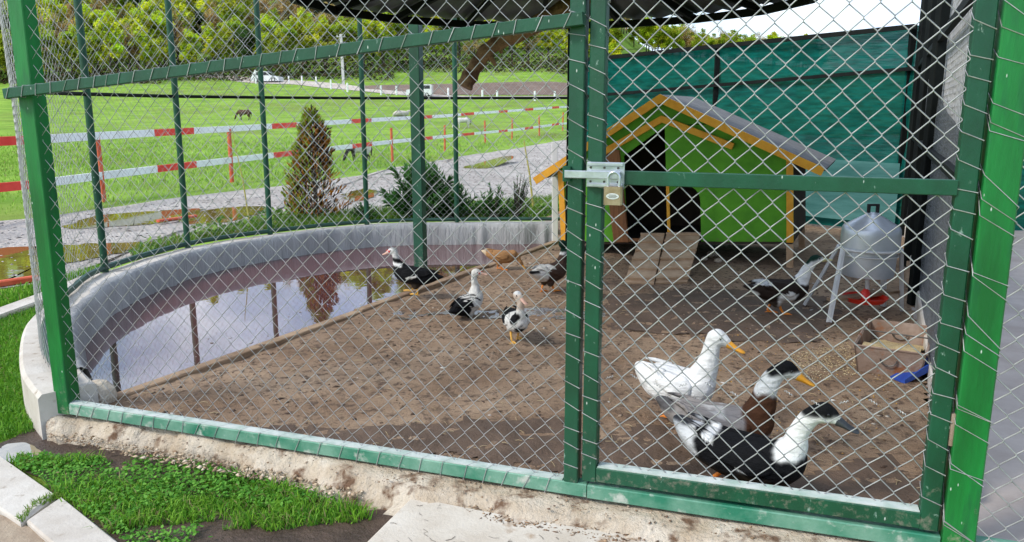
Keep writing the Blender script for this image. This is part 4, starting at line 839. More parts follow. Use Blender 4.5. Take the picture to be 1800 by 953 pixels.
def duck(loc, yaw, s, label, colfn, bill='bill', foot='orangefoot', neck=None, head=(.215, 0, .395), hyaw=0., hpitch=-.15, body=None, sit=0, legs=True, wingcol=None, muscovy=False, tip=None, legx=0.0, roll=0.0, tailup=.0, hs=1.1):
    d = thing('duck', (loc.x, loc.y, loc.z - sit * s), label, 'duck', rot=(0, roll, yaw), group='ducks in the pen')
    body = [(b_[0], b_[1], b_[2] + tailup * max(0, (-.08 - b_[0]) / .15), *b_[3:]) for b_ in body] if body else [(-.235, 0, .205 + tailup, .028, .020, .010), (-.19, 0, .195 + tailup * .7, .05, .045, .025), (-.13, 0, .18 + tailup * .3, .07, .07, .052), (-.05, 0, .165, .09, .090, .078), (.03, 0, .16, .095, .095, .083), (.10, 0, .17, .08, .082, .078), (.14, 0, .19, .06, .062, .066)]
    head = Vector(head); neck = neck or [(.13, 0, .20, .06, .058, .06), (.165, 0, .255, .042, .040, .045), (.178, 0, .31, .031, .030, .034), (.188, 0, .355, .029, .028, .03)]
    hd = Vector((math.cos(hyaw) * math.cos(hpitch), math.sin(hyaw) * math.cos(hpitch), math.sin(hpitch)))
    nk = neck + [(head.x - hd.x * .012, head.y - hd.y * .012, head.z, .033, .030, .032)]
    B = chain(body, 6) + chain(nk, 8)
    h1 = head + hd * .018; B += [(tuple(head), (.034 * hs, .031 * hs, .033 * hs)), (tuple(h1), (.028 * hs, .025 * hs, .026 * hs)), (tuple(head + hd * .036 * hs - Z3 * .004), (.018 * hs, .017 * hs, .017 * hs))]
    for sgn in (-1, 1): B.append(((-.03, sgn * .035, .095), (.04, .03, .045)))     # thighs
    me = skin(B, .0062, 6); colour(me, lambda c_: colfn(c_, head)); me.materials.append(M['feather'])
    bo = bpy.data.objects.new('body', me); C.objects.link(bo); bo.parent = d; d.scale = (s, s, s)
    # bill
    up_ = Vector((0, 0, 1)); sd_ = hd.cross(up_).normalized(); u2 = sd_.cross(hd).normalized(); V = []; k = 12
    b0_ = head + hd * .040 * hs - u2 * .006
    bl_ = (.066 if not muscovy else .05) * hs
    prof = [(0, .014, .015, 0), (.25, .0125, .011, -.003), (.5, .0125, .0075, -.007), (.75, .0145, .0055, -.009), (.92, .013, .004, -.0095), (1.0, .006, .002, -.010)]
    for t, w_, h_, dz in [(a_, b_ * hs * 1.1, c_ * hs * 1.1, e_) for a_, b_, c_, e_ in prof]: V += [b0_ + hd * (bl_ * t) + u2 * dz + sd_ * (w_ * math.cos(a)) + u2 * (h_ * math.sin(a)) for a in [2*math.pi*j/k for j in range(k)]]
    F = [(i*k+j, i*k+(j+1) % k, (i+1)*k+(j+1) % k, (i+1)*k+j) for i in range(len(prof)-1) for j in range(k)] + [tuple(range(k)), tuple(range((len(prof)-1)*k, len(prof)*k))]
    MB().add(V, F).build('bill', bill, d, local=True, smooth=True)
    for sgn in (-1, 1):
        MB().ball(head + hd * .016 + sd_ * sgn * .0255 * hs + u2 * .009, .0055, 8, 6).build('eye', 'eye', d, local=True, smooth=True)
        if muscovy: MB().ball(head + hd * .028 + sd_ * sgn * .017 + u2 * .003, (.014, .010, .012), 8, 6).build('red_face_patch', 'caruncle', d, local=True, smooth=True)
    if muscovy: MB().ball(head + hd * .046 + u2 * .010, (.010, .009, .009), 8, 6).build('red_face_patch', 'caruncle', d, local=True, smooth=True)
    # wings: a smooth folded shell over the flank plus a few long tail-side feathers
    wc = (lambda c_: (wingcol or colfn)(c_, head)); bx = [b_[0] for b_ in body]
    def prof_at(x): return [float(np.interp(x, bx, [b_[q] for b_ in body])) for q in (2, 4, 5)]
    x_f, x_r = bx[-1] - .035, bx[0] + .065
    for sgn in (-1, 1):
        V = []; F = []; nu, nv = 18, 12
        for lay in (1, 0):
            for i in range(nu + 1):
                t = i / nu; x = x_f + (x_r - x_f) * t; cz_, ry, rz0 = prof_at(x)
                lo_, hi_ = -.42 + .95 * t ** 1.5, 1.05 + .12 * t - .25 * (1 - t) ** 3; c_m = (lo_ + hi_) / 2; hw_ = (hi_ - lo_) / 2 * (math.sin(math.pi * min(.5, .10 + t * 1.6))) * (1 if t < .82 else max(.12, (1 - t) / .18))
                for j in range(nv + 1):
                    q = j / nv * 2 - 1; ph = c_m + hw_ * q; edge = (1 - abs(q) ** 6) * min(1, t * 7 + .05)
                    e = (.011 * edge + .0012 * math.sin((j + .5) * 2.6) * (t > .3) - .001) if lay else -.006
                    V.append((x, sgn * (ry + e) * math.cos(ph) * 1.02, cz_ + (rz0 + e) * math.sin(ph) * 1.02))
        w_ = nv + 1; o = (nu + 1) * w_
        for i in range(nu):
            for j in range(nv): F += [(i*w_+j, i*w_+j+1, (i+1)*w_+j+1, (i+1)*w_+j), (o+i*w_+j, o+(i+1)*w_+j, o+(i+1)*w_+j+1, o+i*w_+j+1)]
        for i in range(nu): F += [(i*w_, (i+1)*w_, o+(i+1)*w_, o+i*w_), (i*w_+nv, o+i*w_+nv, o+(i+1)*w_+nv, (i+1)*w_+nv)]
        F += [tuple(range(0, w_)) + tuple(range(o+w_-1, o-1, -1)), tuple(range(nu*w_, nu*w_+w_)) + tuple(range(o+nu*w_+w_-1, o+nu*w_-1, -1))]
        for q in range(4):                                            # primaries
            x0_, x1_ = x_r + .07 - q * .004, x_r - .045 + q * .022; c0, y0_, r0 = prof_at(x0_); c1, y1_, r1 = prof_at(max(x1_, bx[0])); o2 = len(V)
            for i in range(6):
                t = i / 5; x = x0_ + (x1_ - x0_) * t; ph = .95 - q * .20; yy = (y0_ * (1 - t) + y1_ * t * .75) * math.cos(ph * (1 - .2 * t)) + .009; zz = (c0 + (r0 + .006) * math.sin(ph)) * (1 - t) + (c1 + r1 + .012 - q * .004) * t; wd = .011 * (1 if t < .7 else (1 - t) / .3 * .8 + .2)
                V += [(x, sgn * (yy - .004), zz + wd), (x, sgn * (yy + .003), zz), (x, sgn * (yy + .001), zz - wd), (x, sgn * (yy - .006), zz - .002)]
            for i in range(5):
                for j in range(4): F.append((o2+i*4+j, o2+i*4+(j+1) % 4, o2+(i+1)*4+(j+1) % 4, o2+(i+1)*4+j))
            F += [(o2, o2+1, o2+2, o2+3), (o2+20, o2+21, o2+22, o2+23)]
        wm = MB().add(V, F); cc = np.ones((len(V), 4), np.float32); cc[:, :3] = wc(np.array(V)); wm.build('wing', 'feather', d, local=True, smooth='all', col=cc)
    if legs:
        for sgn, lx in ((-1, .03 + legx), (1, -.05 - legx)):
            hip = Vector((-.02 + lx * .3, sgn * .036, .075)); an = Vector((lx - .012, sgn * .038, .018 + (0.0)))
            lg_ = MB().tube([hip, (hip + an) / 2 + Vector((-.006, 0, 0)), an], [.0105, .0085, .0075], 8).build('leg', foot, d, local=True, smooth=True)
            c_ = an + Vector((0, 0, -.008)); toes = [c_ + Vector((.062, .026, -.006)), c_ + Vector((.072, 0, -.006)), c_ + Vector((.062, -.026, -.006))]
            fm = MB()
            for t_ in toes: fm.tube([c_, c_.lerp(t_, .55) + Vector((0, 0, .004)), t_], [.0065, .005, .003], 6)
            fm.tube([c_, c_ + Vector((-.018, 0, -.005))], [.005, .002], 6)
            w0 = [c_] + [toes[0], toes[0].lerp(toes[1], .5) - Vector((.01, 0, 0)), toes[1], toes[1].lerp(toes[2], .5) - Vector((.01, 0, 0)), toes[2]]
            fm.prism(w0, (0, 0, .003)); fm.build('webbed_foot', foot, lg_, local=True)
    return d
def sel(co, base, *rules):
    c = np.tile(np.array(base), (len(co), 1))
    for m_, col in rules: c[m_] = col
    z_ = np.clip((.115 - co[:, 2] + .03 * vnoise(co[:, 0] * 30, co[:, 1] * 30, 61)) / .05, 0, .7)[:, None] * (co[:, 0] < .2)[:, None]     # muddy belly
    return c * (1 - z_) + np.array((.26, .19, .12)) * z_ * np.clip(c.mean(1, keepdims=True) * 2 + .2, 0, 1)
def near(co, hd, r=.075): return (np.linalg.norm(co - np.array(hd)[None], axis=1) < r)
HV = Vector((.2, 0, .4))
def c_white(co, hd=HV): return sel(co, WHT, (co[:, 2] + .02 * pn3(co, 30, 1) < .085, (.62, .50, .36)))
def c_black(co, hd=HV):
    n_ = pn3(co, 40, 2) * .012; x, z = co[:, 0], co[:, 2]
    return sel(co, BLK, ((x + n_ * 2 < -.17) & (z + n_ < .235), (.66, .66, .66)), ((x < -.20) & (z + n_ > .225), (.05, .05, .055)), ((x + z * .25 + n_ > .150) & (z + n_ * 2 > .185), WHT), (near(co, hd, .07) & (z + n_ * .8 - (x - hd.x) * .10 > hd.z - .012), BLK),
               ((np.abs(x + .125) < .020) & (np.abs(z - .215 + n_) < .012), WHT), ((np.abs(x - .0) < .016) & (np.abs(z - .125 + n_) < .006), WHT))
def c_brownhead(co, hd=HV):
    n_ = pn3(co, 30, 3) * .012; x, z = co[:, 0], co[:, 2]
    return sel(co, GRY, ((x + n_ < -.19) & (z > .185), (.10, .095, .095)), ((np.abs(z - .20 + .25 * x + n_) < .006) & (x < 0), (.55, .52, .48)), ((z + n_ < .12), (.42, .38, .35)), ((x + n_ * 2 > .075) & (z + n_ > .12), BRN), ((x > .10) & (z + n_ * 1.6 > .285) & (z < hd.z - .004), WHT), (near(co, hd, .075) & (z + n_ * .8 - (x - hd.x) * .2 > hd.z - .012), BLK))
def c_drake(co, hd=HV):
    n_ = pn3(co, 30, 4) * .014; x, z = co[:, 0], co[:, 2]
    return sel(co, (.028, .018, .014), ((np.abs(x - .03 + n_ * 2) < .06) & (z < .165 + n_ * 2), WHT), ((x < -.16) & (z < .165 + n_), WHT), ((np.abs(x + .14) < .05) & (z > .215 + n_), (.7, .7, .68)), ((x + n_ > .10) & (z + n_ > .215), WHT), (near(co, hd, .075) & (z + n_ - (x - hd.x) * .5 > hd.z + .004), DGR))
def c_musc(co, hd=HV):
    n_ = pn3(co, 28, 5) * .014; x, z = co[:, 0], co[:, 2]
    return sel(co, BLK, ((x > .10) & (z + n_ * 2 > .285), (.66, .65, .62)), ((np.abs(x + .0) < .045) & (np.abs(z - .17 + .5 * x + n_) < .014), (.66, .64, .58)), ((x > .12) & (np.abs(z - .24 + n_) < .012), WHT), (near(co, hd, .05) & (z > hd.z + .022), (.30, .29, .28)))
def c_pied(co, hd=HV):
    n_ = pn3(co, 26, 6) * .05; x, z = co[:, 0], co[:, 2]
    return sel(co, (.66, .64, .59), ((x + n_ < -.06), BLK), ((z + n_ > .195) & (x < .07) & (np.sin(x * 70 + co[:, 1] * 90 + n_ * 40) > .2), BLK))
def c_pied2(co, hd=HV):
    n_ = pn3(co, 22, 7); x, z = co[:, 0], co[:, 2]
    return sel(co, (.70, .68, .63), ((n_ > .15) & (z < .28) & (z > .11), BLK), ((x < .0) & (z > .19), BLK), ((z > .30), (.62, .50, .40)), ((z > hd.z + .012), (.7, .69, .66)))
def c_tan(co, hd=HV):
    n_ = pn3(co, 18, 8); x = co[:, 0]; c_ = np.array(TAN)[None] * (1 + .35 * n_[:, None]); c_[x < -.19] = (.62, .50, .34); return c_
def c_mallard(co, hd=HV):
    n_ = pn3(co, 28, 9) * .014; x, z = co[:, 0], co[:, 2]
    return sel(co, (.070, .040, .028), ((x + n_ < -.10), (.66, .63, .58)), ((x < -.18) & (z > .19), BLK), ((x < -.02) & (z > .215), (.6, .58, .54)), ((x > .09) & (z + n_ * .6 > .30), (.75, .74, .7)), ((x > .09) & (z + n_ * .6 > .322), DGR))
plump = [(-.175, 0, .240, .018, .030, .020), (-.14, 0, .215, .045, .05, .042), (-.07, 0, .178, .08, .085, .08), (.01, 0, .160, .09, .096, .090), (.08, 0, .172, .072, .082, .086), (.11, 0, .20, .055, .062, .07)]
flatbody = [(-.29, 0, .19, .03, .022, .010), (-.24, 0, .18, .05, .04, .02), (-.17, 0, .16, .075, .065, .048), (-.08, 0, .14, .10, .088, .072), (.02, 0, .13, .105, .098, .080), (.10, 0, .135, .085, .085, .078), (.14, 0, .16, .06, .062, .066)]
duck(gp(1188, 744), R(-24), .90, 'plain white duck with orange bill', c_white, body=plump, neck=[(.09, 0, .20, .070, .066, .07), (.118, 0, .265, .052, .049, .054), (.130, 0, .32, .041, .038, .042), (.138, 0, .37, .036, .034, .036)], head=(.156, 0, .405), hpitch=-.30, hs=1.2)
duck(gp(1268, 797), R(-14), .88, 'grey backed duck with brown breast, white collar and black cap', c_brownhead, body=[(-.245, 0, .19, .03, .022, .012), (-.21, 0, .175, .05, .042, .024)] + flatbody[2:], tailup=.03, sit=.01, head=(.225, 0, .385), hpitch=-.36, hs=1.18, neck=[(.12, 0, .17, .07, .068, .07), (.145, 0, .23, .057, .052, .058), (.155, 0, .29, .046, .043, .047), (.180, 0, .35, .039, .037, .039)])
duck(gp(1310, 867), R(-29), .91, 'black bodied duck with white neck and slate bill against the gate', c_black, bill='billdark', body=[(-.245, 0, .20, .03, .022, .012)] + [(-.215, 0, .18, .05, .045, .025)] + flatbody[2:], tailup=.03, sit=.0, head=(.235, 0, .345), hpitch=-.28, hs=1.15, neck=[(.12, 0, .16, .068, .066, .068), (.150, 0, .205, .048, .044, .048), (.160, 0, .255, .036, .033, .038), (.190, 0, .315, .033, .031, .034)], legx=.06)
duck(gp(1368, 552), R(4), .88, 'black and white drake with green cap and raised bill by drinker', c_drake, bill='billyellow', head=(.235, 0, .375), hpitch=.12, tailup=-.005, neck=[(.12, 0, .20, .062, .06, .064), (.155, 0, .25, .048, .045, .05), (.175, 0, .30, .04, .037, .042), (.205, 0, .345, .034, .031, .034)])
duck(gp(724, 516, .028), R(172), .74, 'black duck with red face standing on the plank edge', c_musc, bill='billpink', foot='yellowfoot', muscovy=True, head=(.225, 0, .345), hpitch=-.35, hyaw=.15, roll=R(-10), neck=[(.13, 0, .20, .058, .056, .06), (.170, 0, .245, .040, .038, .042), (.188, 0, .285, .031, .030, .032), (.20, 0, .315, .029, .028, .029)])
duck(gp(826, 553), R(58), .70, 'crouching pied duck with white neck turned sideways beside the trickle', c_pied, bill='billpink', muscovy=True, sit=.065, legs=False, head=(.155, -.02, .40), hyaw=R(-62), hpitch=-.1, roll=R(-12), neck=[(.12, 0, .21, .058, .056, .06), (.145, 0, .27, .038, .036, .042), (.14, 0, .33, .029, .028, .032), (.145, -.005, .375, .027, .026, .028)])
duck(gp(906, 599), R(-78), .68, 'pied black and white duck walking with yellow legs', c_pied2, bill='billpink', foot='yellowfoot', head=(.17, -.02, .405), hyaw=R(30), hpitch=-.35, legx=.02)
duck(gp(882, 474), R(-8), .62, 'tan brown duck bending its head to the ground', c_tan, tailup=.03, head=(.225, 0, .10), hpitch=-.7, neck=[(.10, 0, .19, .06, .058, .06), (.155, 0, .20, .040, .038, .04), (.195, 0, .175, .030, .03, .03), (.215, 0, .135, .027, .026, .028)])
duck(gp(966, 513), R(48), .80, 'green headed drake with brown breast half hidden by post', c_mallard, bill='billyellow', head=(.17, 0, .39), hpitch=-.1)

# ================================================================== GRASS AND PLANTS
def blades(name, X, Y, Z, h, wd, cols, lean=.5, seed=0, material='blade', parent=None, curl=.4):
    g_ = np.random.default_rng(seed); n = len(X); a = g_.uniform(0, 6.283, n); ln = g_.uniform(.1, 1, n) * lean * h; b = g_.uniform(0, 6.283, n)
    sx, sy = np.cos(a) * wd / 2, np.sin(a) * wd / 2; lx, ly = np.cos(b) * ln, np.sin(b) * ln
    bl = np.stack([X - sx, Y - sy, Z], 1); br = np.stack([X + sx, Y + sy, Z], 1); mx_, my_ = X + lx * .35, Y + ly * .35
    ml = np.stack([mx_ - sx * .8, my_ - sy * .8, Z + h * .6], 1); mr = np.stack([mx_ + sx * .8, my_ + sy * .8, Z + h * .6], 1); tp_ = np.stack([X + lx, Y + ly, Z + h * (1 - curl * (ln / np.maximum(h, 1e-6)) ** 2)], 1)
    V = np.stack([bl, br, mr, ml, tp_], 1).reshape(-1, 3); base = np.arange(n)[:, None] * 5
    loops = np.concatenate([base + np.array([[0, 1, 2, 3]]), base + np.array([[3, 2, 4]])], 1).ravel(); counts = np.tile([4, 3], n)
    return npmesh(name, V, loops, counts, material, col=np.repeat(cols, 5, 0), parent=parent)
def sample(poly, n, seed):
    g_ = np.random.default_rng(seed); x0, x1 = min(p[0] for p in poly), max(p[0] for p in poly); y0, y1 = min(p[1] for p in poly), max(p[1] for p in poly)
    X = g_.uniform(x0, x1, n * 5); Y = g_.uniform(y0, y1, n * 5); k = inpoly(X, Y, poly); return X[k][:n], Y[k][:n]
def gcol(n, seed, a=(.06, .22, .016), b=(.25, .48, .04), dry=.04):
    g_ = np.random.default_rng(seed); t = g_.random((n, 1)); c = np.array(a) * (1 - t) + np.array(b) * t; k = g_.random(n) < dry; c[k] = (.30, .27, .11); return c
def leaves(name, X, Y, Z, size, cols, seed, tilt=.5, material='blade', parent=None):
    g_ = np.random.default_rng(seed); n = len(X); nrm_ = np.stack([g_.normal(0, tilt, n), g_.normal(0, tilt, n), np.ones(n)], 1); nrm_ /= np.linalg.norm(nrm_, axis=1)[:, None]
    t = np.cross(nrm_, g_.normal(0, 1, (n, 3))); t /= np.linalg.norm(t, axis=1)[:, None]; b = np.cross(nrm_, t); P = np.stack([X, Y, Z], 1); s_ = size[:, None]
    V = np.stack([P - t * s_, P - t * s_ * .2 - b * s_ * .75, P + t * s_ * .8 - b * s_ * .4, P + t * s_, P + t * s_ * .8 + b * s_ * .4, P - t * s_ * .2 + b * s_ * .75], 1).reshape(-1, 3)
    return npmesh(name, V, np.arange(n * 6), np.full(n, 6), material, col=np.repeat(cols, 6, 0), parent=parent)
ZG = -.092
patch = [tuple(gp(u, v, ZG)[:2]) for u, v in [(8, 806), (70, 806), (180, 812), (205, 838), (235, 812), (300, 815), (365, 823), (440, 842), (520, 865), (590, 885), (645, 902), (628, 925), (585, 918), (540, 945), (470, 953), (430, 935), (340, 960), (280, 1010), (205, 950), (150, 905), (100, 868), (40, 832)]]
X, Y = sample(patch, 17000, 1); X = X + .035 * vnoise(X * 14, Y * 14, 70) + rng.normal(0, .012, len(X)); Y = Y + .03 * vnoise(X * 15, Y * 15, 71) + rng.normal(0, .008, len(Y)); k = (vnoise(X * 6, Y * 6, 77) > -.22) & (rng.random(len(X)) < 1.1 + vnoise(X * 11, Y * 11, 72)); X, Y = X[k], Y[k]; n = len(X); hh = (.010 + .045 * rng.random(n) ** 1.7) * (1 + .8 * vnoise(X * 4, Y * 4, 6))
o = blades('grass', X, Y, np.full(n, ZG), hh, .0026 + .0030 * rng.random(n), gcol(n, 2, dry=.09), 1.2, 3); tag(o, 'lush green grass patch between kerb stones and fence footing', 'grass', kind='stuff')
X, Y = sample(patch, 7000, 4); k = (vnoise(X * 6, Y * 6, 12) + .6 * vnoise(X * 2, Y * 2, 3) > -.05); X, Y = X[k], Y[k]; n = len(X)
o = leaves('clover', X, Y, ZG + .012 + .022 * rng.random(n), .0045 + .004 * rng.random(n), gcol(n, 5, (.05, .21, .015), (.18, .42, .05), .02), 6, .45); tag(o, 'low clover leaves mixed into the grass by the kerb', 'clover', kind='stuff')
lawn = [tuple(gp(u, v, -.1)[:2]) for u, v in [(-260, 640), (0, 552), (80, 520), (100, 535), (62, 556), (36, 606), (46, 660), (70, 735), (60, 762), (10, 775), (-300, 830)]]
X, Y = sample(lawn, 26000, 7); n = len(X)
o = blades('grass', X, Y, np.full(n, -.1), .018 + .035 * rng.random(n), .004 + .003 * rng.random(n), gcol(n, 8, (.055, .20, .014), (.20, .43, .035), .03), 1.1, 9); tag(o, 'thick lawn grass outside the curved pond rim', 'grass', kind='stuff')
strip = [tuple(gp(u, v, -.1)[:2]) for u, v in [(-300, 570), (0, 515), (60, 500), (180, 468), (172, 474), (80, 508), (0, 540), (-300, 600)]]
X, Y = sample(strip, 4000, 17); n = len(X)
o = blades('grass', X, Y, np.full(n, -.11), .02 + .05 * rng.random(n), .006 + .004 * rng.random(n), gcol(n, 18), .9, 19); tag(o, 'rough grass strip between puddle and narrow edging', 'grass', kind='stuff')
# verge behind the pond
verge = [tuple(tp(u, v)[:2]) for u, v in [(230, 450), (300, 425), (400, 405), (470, 385), (640, 375), (760, 366), (1000, 348), (1000, 384), (800, 384), (640, 390), (480, 408), (330, 432), (240, 462)]]
X, Y = sample(verge, 16000, 27); n = len(X); hh = .03 + .10 * rng.random(n) ** 1.5
o = blades('grass', X, Y, terr(X, Y), hh, .007 + .006 * rng.random(n), gcol(n, 28, (.05, .15, .012), (.20, .34, .04), .1), .8, 29); tag(o, 'weedy grass verge along the back of the pond', 'grass', kind='stuff')
X, Y = sample(verge, 2600, 37); n = len(X); k = vnoise(X * 2, Y * 2, 38) > .15; X, Y = X[k], Y[k]; n = len(X)
o = leaves('ground_cover', X, Y, terr(X, Y) + .03 + .13 * rng.random(n), .018 + .02 * rng.random(n), gcol(n, 39, (.05, .15, .012), (.20, .33, .05), .05), 40, .7); tag(o, 'broad leafy weeds growing behind the pond', 'weeds', kind='stuff')
# weed in the kerb joint
jp = [tuple(gp(u, v, -.08)[:2]) for u, v in [(30, 912), (60, 885), (100, 868), (106, 874), (60, 895), (38, 920)]]
X, Y = sample(jp, 260, 47); n = len(X); o = blades('grass', X, Y, np.full(n, -.085), .01 + .02 * rng.random(n), np.full(n, .004), gcol(n, 48, (.08, .18, .02), (.22, .34, .05)), 1.0, 49); tag(o, 'weeds growing in the joint of the kerb stones', 'weeds', kind='stuff')
# meadow tufts
mead = [tuple(tp(u, v)[:2]) for u, v in [(-300, 400), (100, 372), (330, 340), (480, 325), (640, 303), (800, 270), (1000, 243), (1000, 212), (500, 216), (0, 226), (-300, 235)]]
X, Y = sample(mead, 90000, 57); k = rng.random(len(X)) < np.clip((44 - Y) / 26, .0, 1) ** 1.3; X, Y = X[k], Y[k]; n = len(X); sz = Y / 14
o = blades('grass', X, Y, terr(X, Y) - .005, (.03 + .06 * rng.random(n)) * sz ** .5, (.012 + .012 * rng.random(n)) * sz ** .7, gcol(n, 58, (.14, .27, .025), (.34, .54, .08), .06), .9, 59); tag(o, 'short meadow grass beyond the red and white fence', 'grass', kind='stuff')
# loose gravel
road_poly = [tuple(tp(u, v)[:2]) for u, v in [(-100, 515), (80, 495), (250, 440), (420, 404), (640, 380), (1000, 358), (1000, 252), (800, 280), (640, 312), (480, 334), (330, 350), (100, 384), (-100, 398)]]
o = scatter_bits('loose_gravel', 7000, road_poly, lambda x, y: terr(x, y), (.008, .032), [(.36, .33, .30), (.26, .235, .21), (.46, .43, .40), (.18, .16, .145)], .5, 61, zoff=.008); tag(o, 'loose stones lying on the wet gravel road', 'gravel', kind='stuff')

# ---- shrubs
def sprays(name, P, D, ln, wd, cols, parent, seed, material='leaf'):
    """narrow flat sprays: base P, direction D"""
    g_ = np.random.default_rng(seed); n = len(P); D = D / np.linalg.norm(D, axis=1)[:, None]; t = np.cross(D, g_.normal(0, 1, (n, 3))); t /= np.linalg.norm(t, axis=1)[:, None]; l_, w_ = ln[:, None], wd[:, None]
    V = np.stack([P - t * w_ * .25, P + t * w_ * .25, P + D * l_ * .55 + t * w_ * .5, P + D * l_, P + D * l_ * .55 - t * w_ * .5], 1).reshape(-1, 3)
    return npmesh(name, V, np.arange(n * 5), np.full(n, 5), material, col=np.repeat(cols, 5, 0), parent=parent)
def cypress(px, base_v, top_v, halfw, label, seed):
    b = tp(px, base_v); b = Vector((b.x, b.y, th(b.x, b.y))); H = at(px, top_v, b.y).z - b.z; Rw = halfw / FPX * b.y
    t = thing('cypress_shrub', b, label, 'shrub'); g_ = np.random.default_rng(seed); n = 4000
    q = g_.random(n) ** 1.15; z = q * H; a = g_.uniform(0, 6.283, n); prof = np.interp(q, [0, .1, .25, .45, .8, 1], [.7, 1, .82, .60, .40, .05]) * Rw * (1 + .22 * np.sin(a * 3 + q * 9) + .16 * np.sin(a * 5 - q * 23))
    rr = prof * np.sqrt(g_.uniform(.25, 1, n)); P = np.stack([b.x + rr * np.cos(a), b.y + rr * np.sin(a), b.z + .04 + z], 1)
    D = np.stack([np.cos(a) * .55, np.sin(a) * .55, np.full(n, .85)], 1) + g_.normal(0, .25, (n, 3))
    out = rr / np.maximum(prof, 1e-6); side = np.cos(a)       # green survives on the left flank and at the tip
    gr_ = (out > .72) & ((q > .86) | ((side < .1) & (g_.random(n) < .55))) ; orr = (out > .6) & ~gr_ & (g_.random(n) < .58)
    cols = np.tile(np.array((.035, .022, .012)), (n, 1)) * g_.uniform(.5, 1.5, (n, 1)); cols[orr] = np.array((.42, .16, .020)) * g_.uniform(.6, 1.3, (orr.sum(), 1)); cols[gr_] = np.array((.28, .36, .03)) * g_.uniform(.5, 1.3, (gr_.sum(), 1))
    bare = (q < .45) & (side > .15); keep = ~bare | (g_.random(n) < .25)
    sprays('foliage', P[keep], D[keep], .05 + .05 * g_.random(keep.sum()), .012 + .014 * g_.random(keep.sum()), cols[keep], t, seed + 1)
    mb = MB()
    for k in range(150):
        a = g_.uniform(0, 6.28); zz = g_.uniform(.02, .75) * H; l_ = np.interp(zz / H, [0, .3, .7], [1, .85, .5]) * Rw * g_.uniform(.6, 1.05); p0 = Vector((b.x, b.y, b.z + zz)); p1 = p0 + Vector((math.cos(a) * l_ * .5, math.sin(a) * l_ * .5, l_ * .25)); p2 = p0 + Vector((math.cos(a) * l_, math.sin(a) * l_, l_ * .65)); mb.tube([p0, p1, p2], [.005, .004, .002], 4)
    mb.build('twigs', 'bark', t)['kind'] = 'stuff'
    MB().tube([(b.x, b.y, b.z - .02), (b.x + .01, b.y, b.z + H * .5), (b.x, b.y, b.z + H * .95)], [.03, .018, .005], 7).build('stem', 'bark', t, smooth=True)
cypress(556, 388, 201, 56, 'half dead brown cypress with yellow-green tip behind the pond', 71)
def juniper(px, base_v, w_px, h_px, label, seed, n=2600, lean=0.0, name='juniper_shrub'):
    b = tp(px, base_v); b = Vector((b.x, b.y, th(b.x, b.y))); k = b.y / FPX; W, Hh = w_px * k / 2, h_px * k; t = thing(name, b, label, 'shrub'); g_ = np.random.default_rng(seed)
    nb = 46; Ps, Ds, cs = [], [], []; mb = MB()
    for i in range(nb):
        a = g_.uniform(0, 6.283); el_ = g_.uniform(.25, 1.35); l_ = g_.uniform(.6, 1.08); e = Vector((math.cos(a) * math.cos(el_) * W * 1.1 + lean * W, math.sin(a) * math.cos(el_) * W * .8, math.sin(el_) * Hh)) * l_
        mid = e * .55 + Vector((0, 0, -.05 * Hh)); mb.tube([b, b + mid, b + e], [.008, .006, .003], 4); m_ = n // nb
        s_ = g_.uniform(.25, 1.0, m_) ** .8; p = np.array(b)[None] + np.where(s_[:, None] < .55, np.array(mid)[None] * (s_ / .55)[:, None], np.array(mid)[None] + np.array(e - mid)[None] * ((s_ - .55) / .45)[:, None]); dv_ = np.array((e - mid).normalized())[None] + g_.normal(0, .45, (m_, 3))
        Ps.append(p); Ds.append(dv_); base = np.array((.025, .075, .014)) * g_.uniform(.6, 1.7); c_ = base[None] * g_.uniform(.6, 1.5, (m_, 1)); c_[s_ > .85] *= 1.6; cs.append(c_)
    P = np.concatenate(Ps); n_ = len(P); sprays('foliage', P, np.concatenate(Ds), (.05 + .06 * g_.random(n_)) * W / .35, (.010 + .010 * g_.random(n_)) * W / .35, np.concatenate(cs), t, seed + 1)
    mb.build('twigs', 'bark', t)['kind'] = 'stuff'
juniper(742, 386, 150, 92, 'dense dark green juniper behind the thick roof post', 81, 4600)
juniper(800, 384, 90, 60, 'low green juniper between thick post and leaning sapling', 84, 2200)
juniper(868, 386, 70, 62, 'small juniper spreading sideways with brown base', 87, 1600)
juniper(905, 384, 44, 78, 'leaning young juniper near the yellow stake', 90, 900, lean=.6)
juniper(640, 388, 60, 30, 'tiny low green shrub beside the cypress base', 92, 900)
s0 = tp(938, 372); s1 = at(921, 247, s0.y); tag(MB().tube([s0, s0.lerp(s1, .5) + Vector((.015, 0, 0)), s1], [.016, .012, .007], 7).build('garden_stake', 'stem', smooth=True), 'yellowish leaning garden stake behind the pond', 'stake')
s0 = tp(440, 402); s1 = at(407, 228, s0.y); mb = MB(); mb.tube([s0, s0.lerp(s1, .5) + Vector((.02, 0, 0)), s1], [.010, .007, .003], 6); sp = mb.build('bare_sapling', 'stem', smooth=True); tag(sp, 'bare thin sapling stem behind the pond rim', 'sapling')

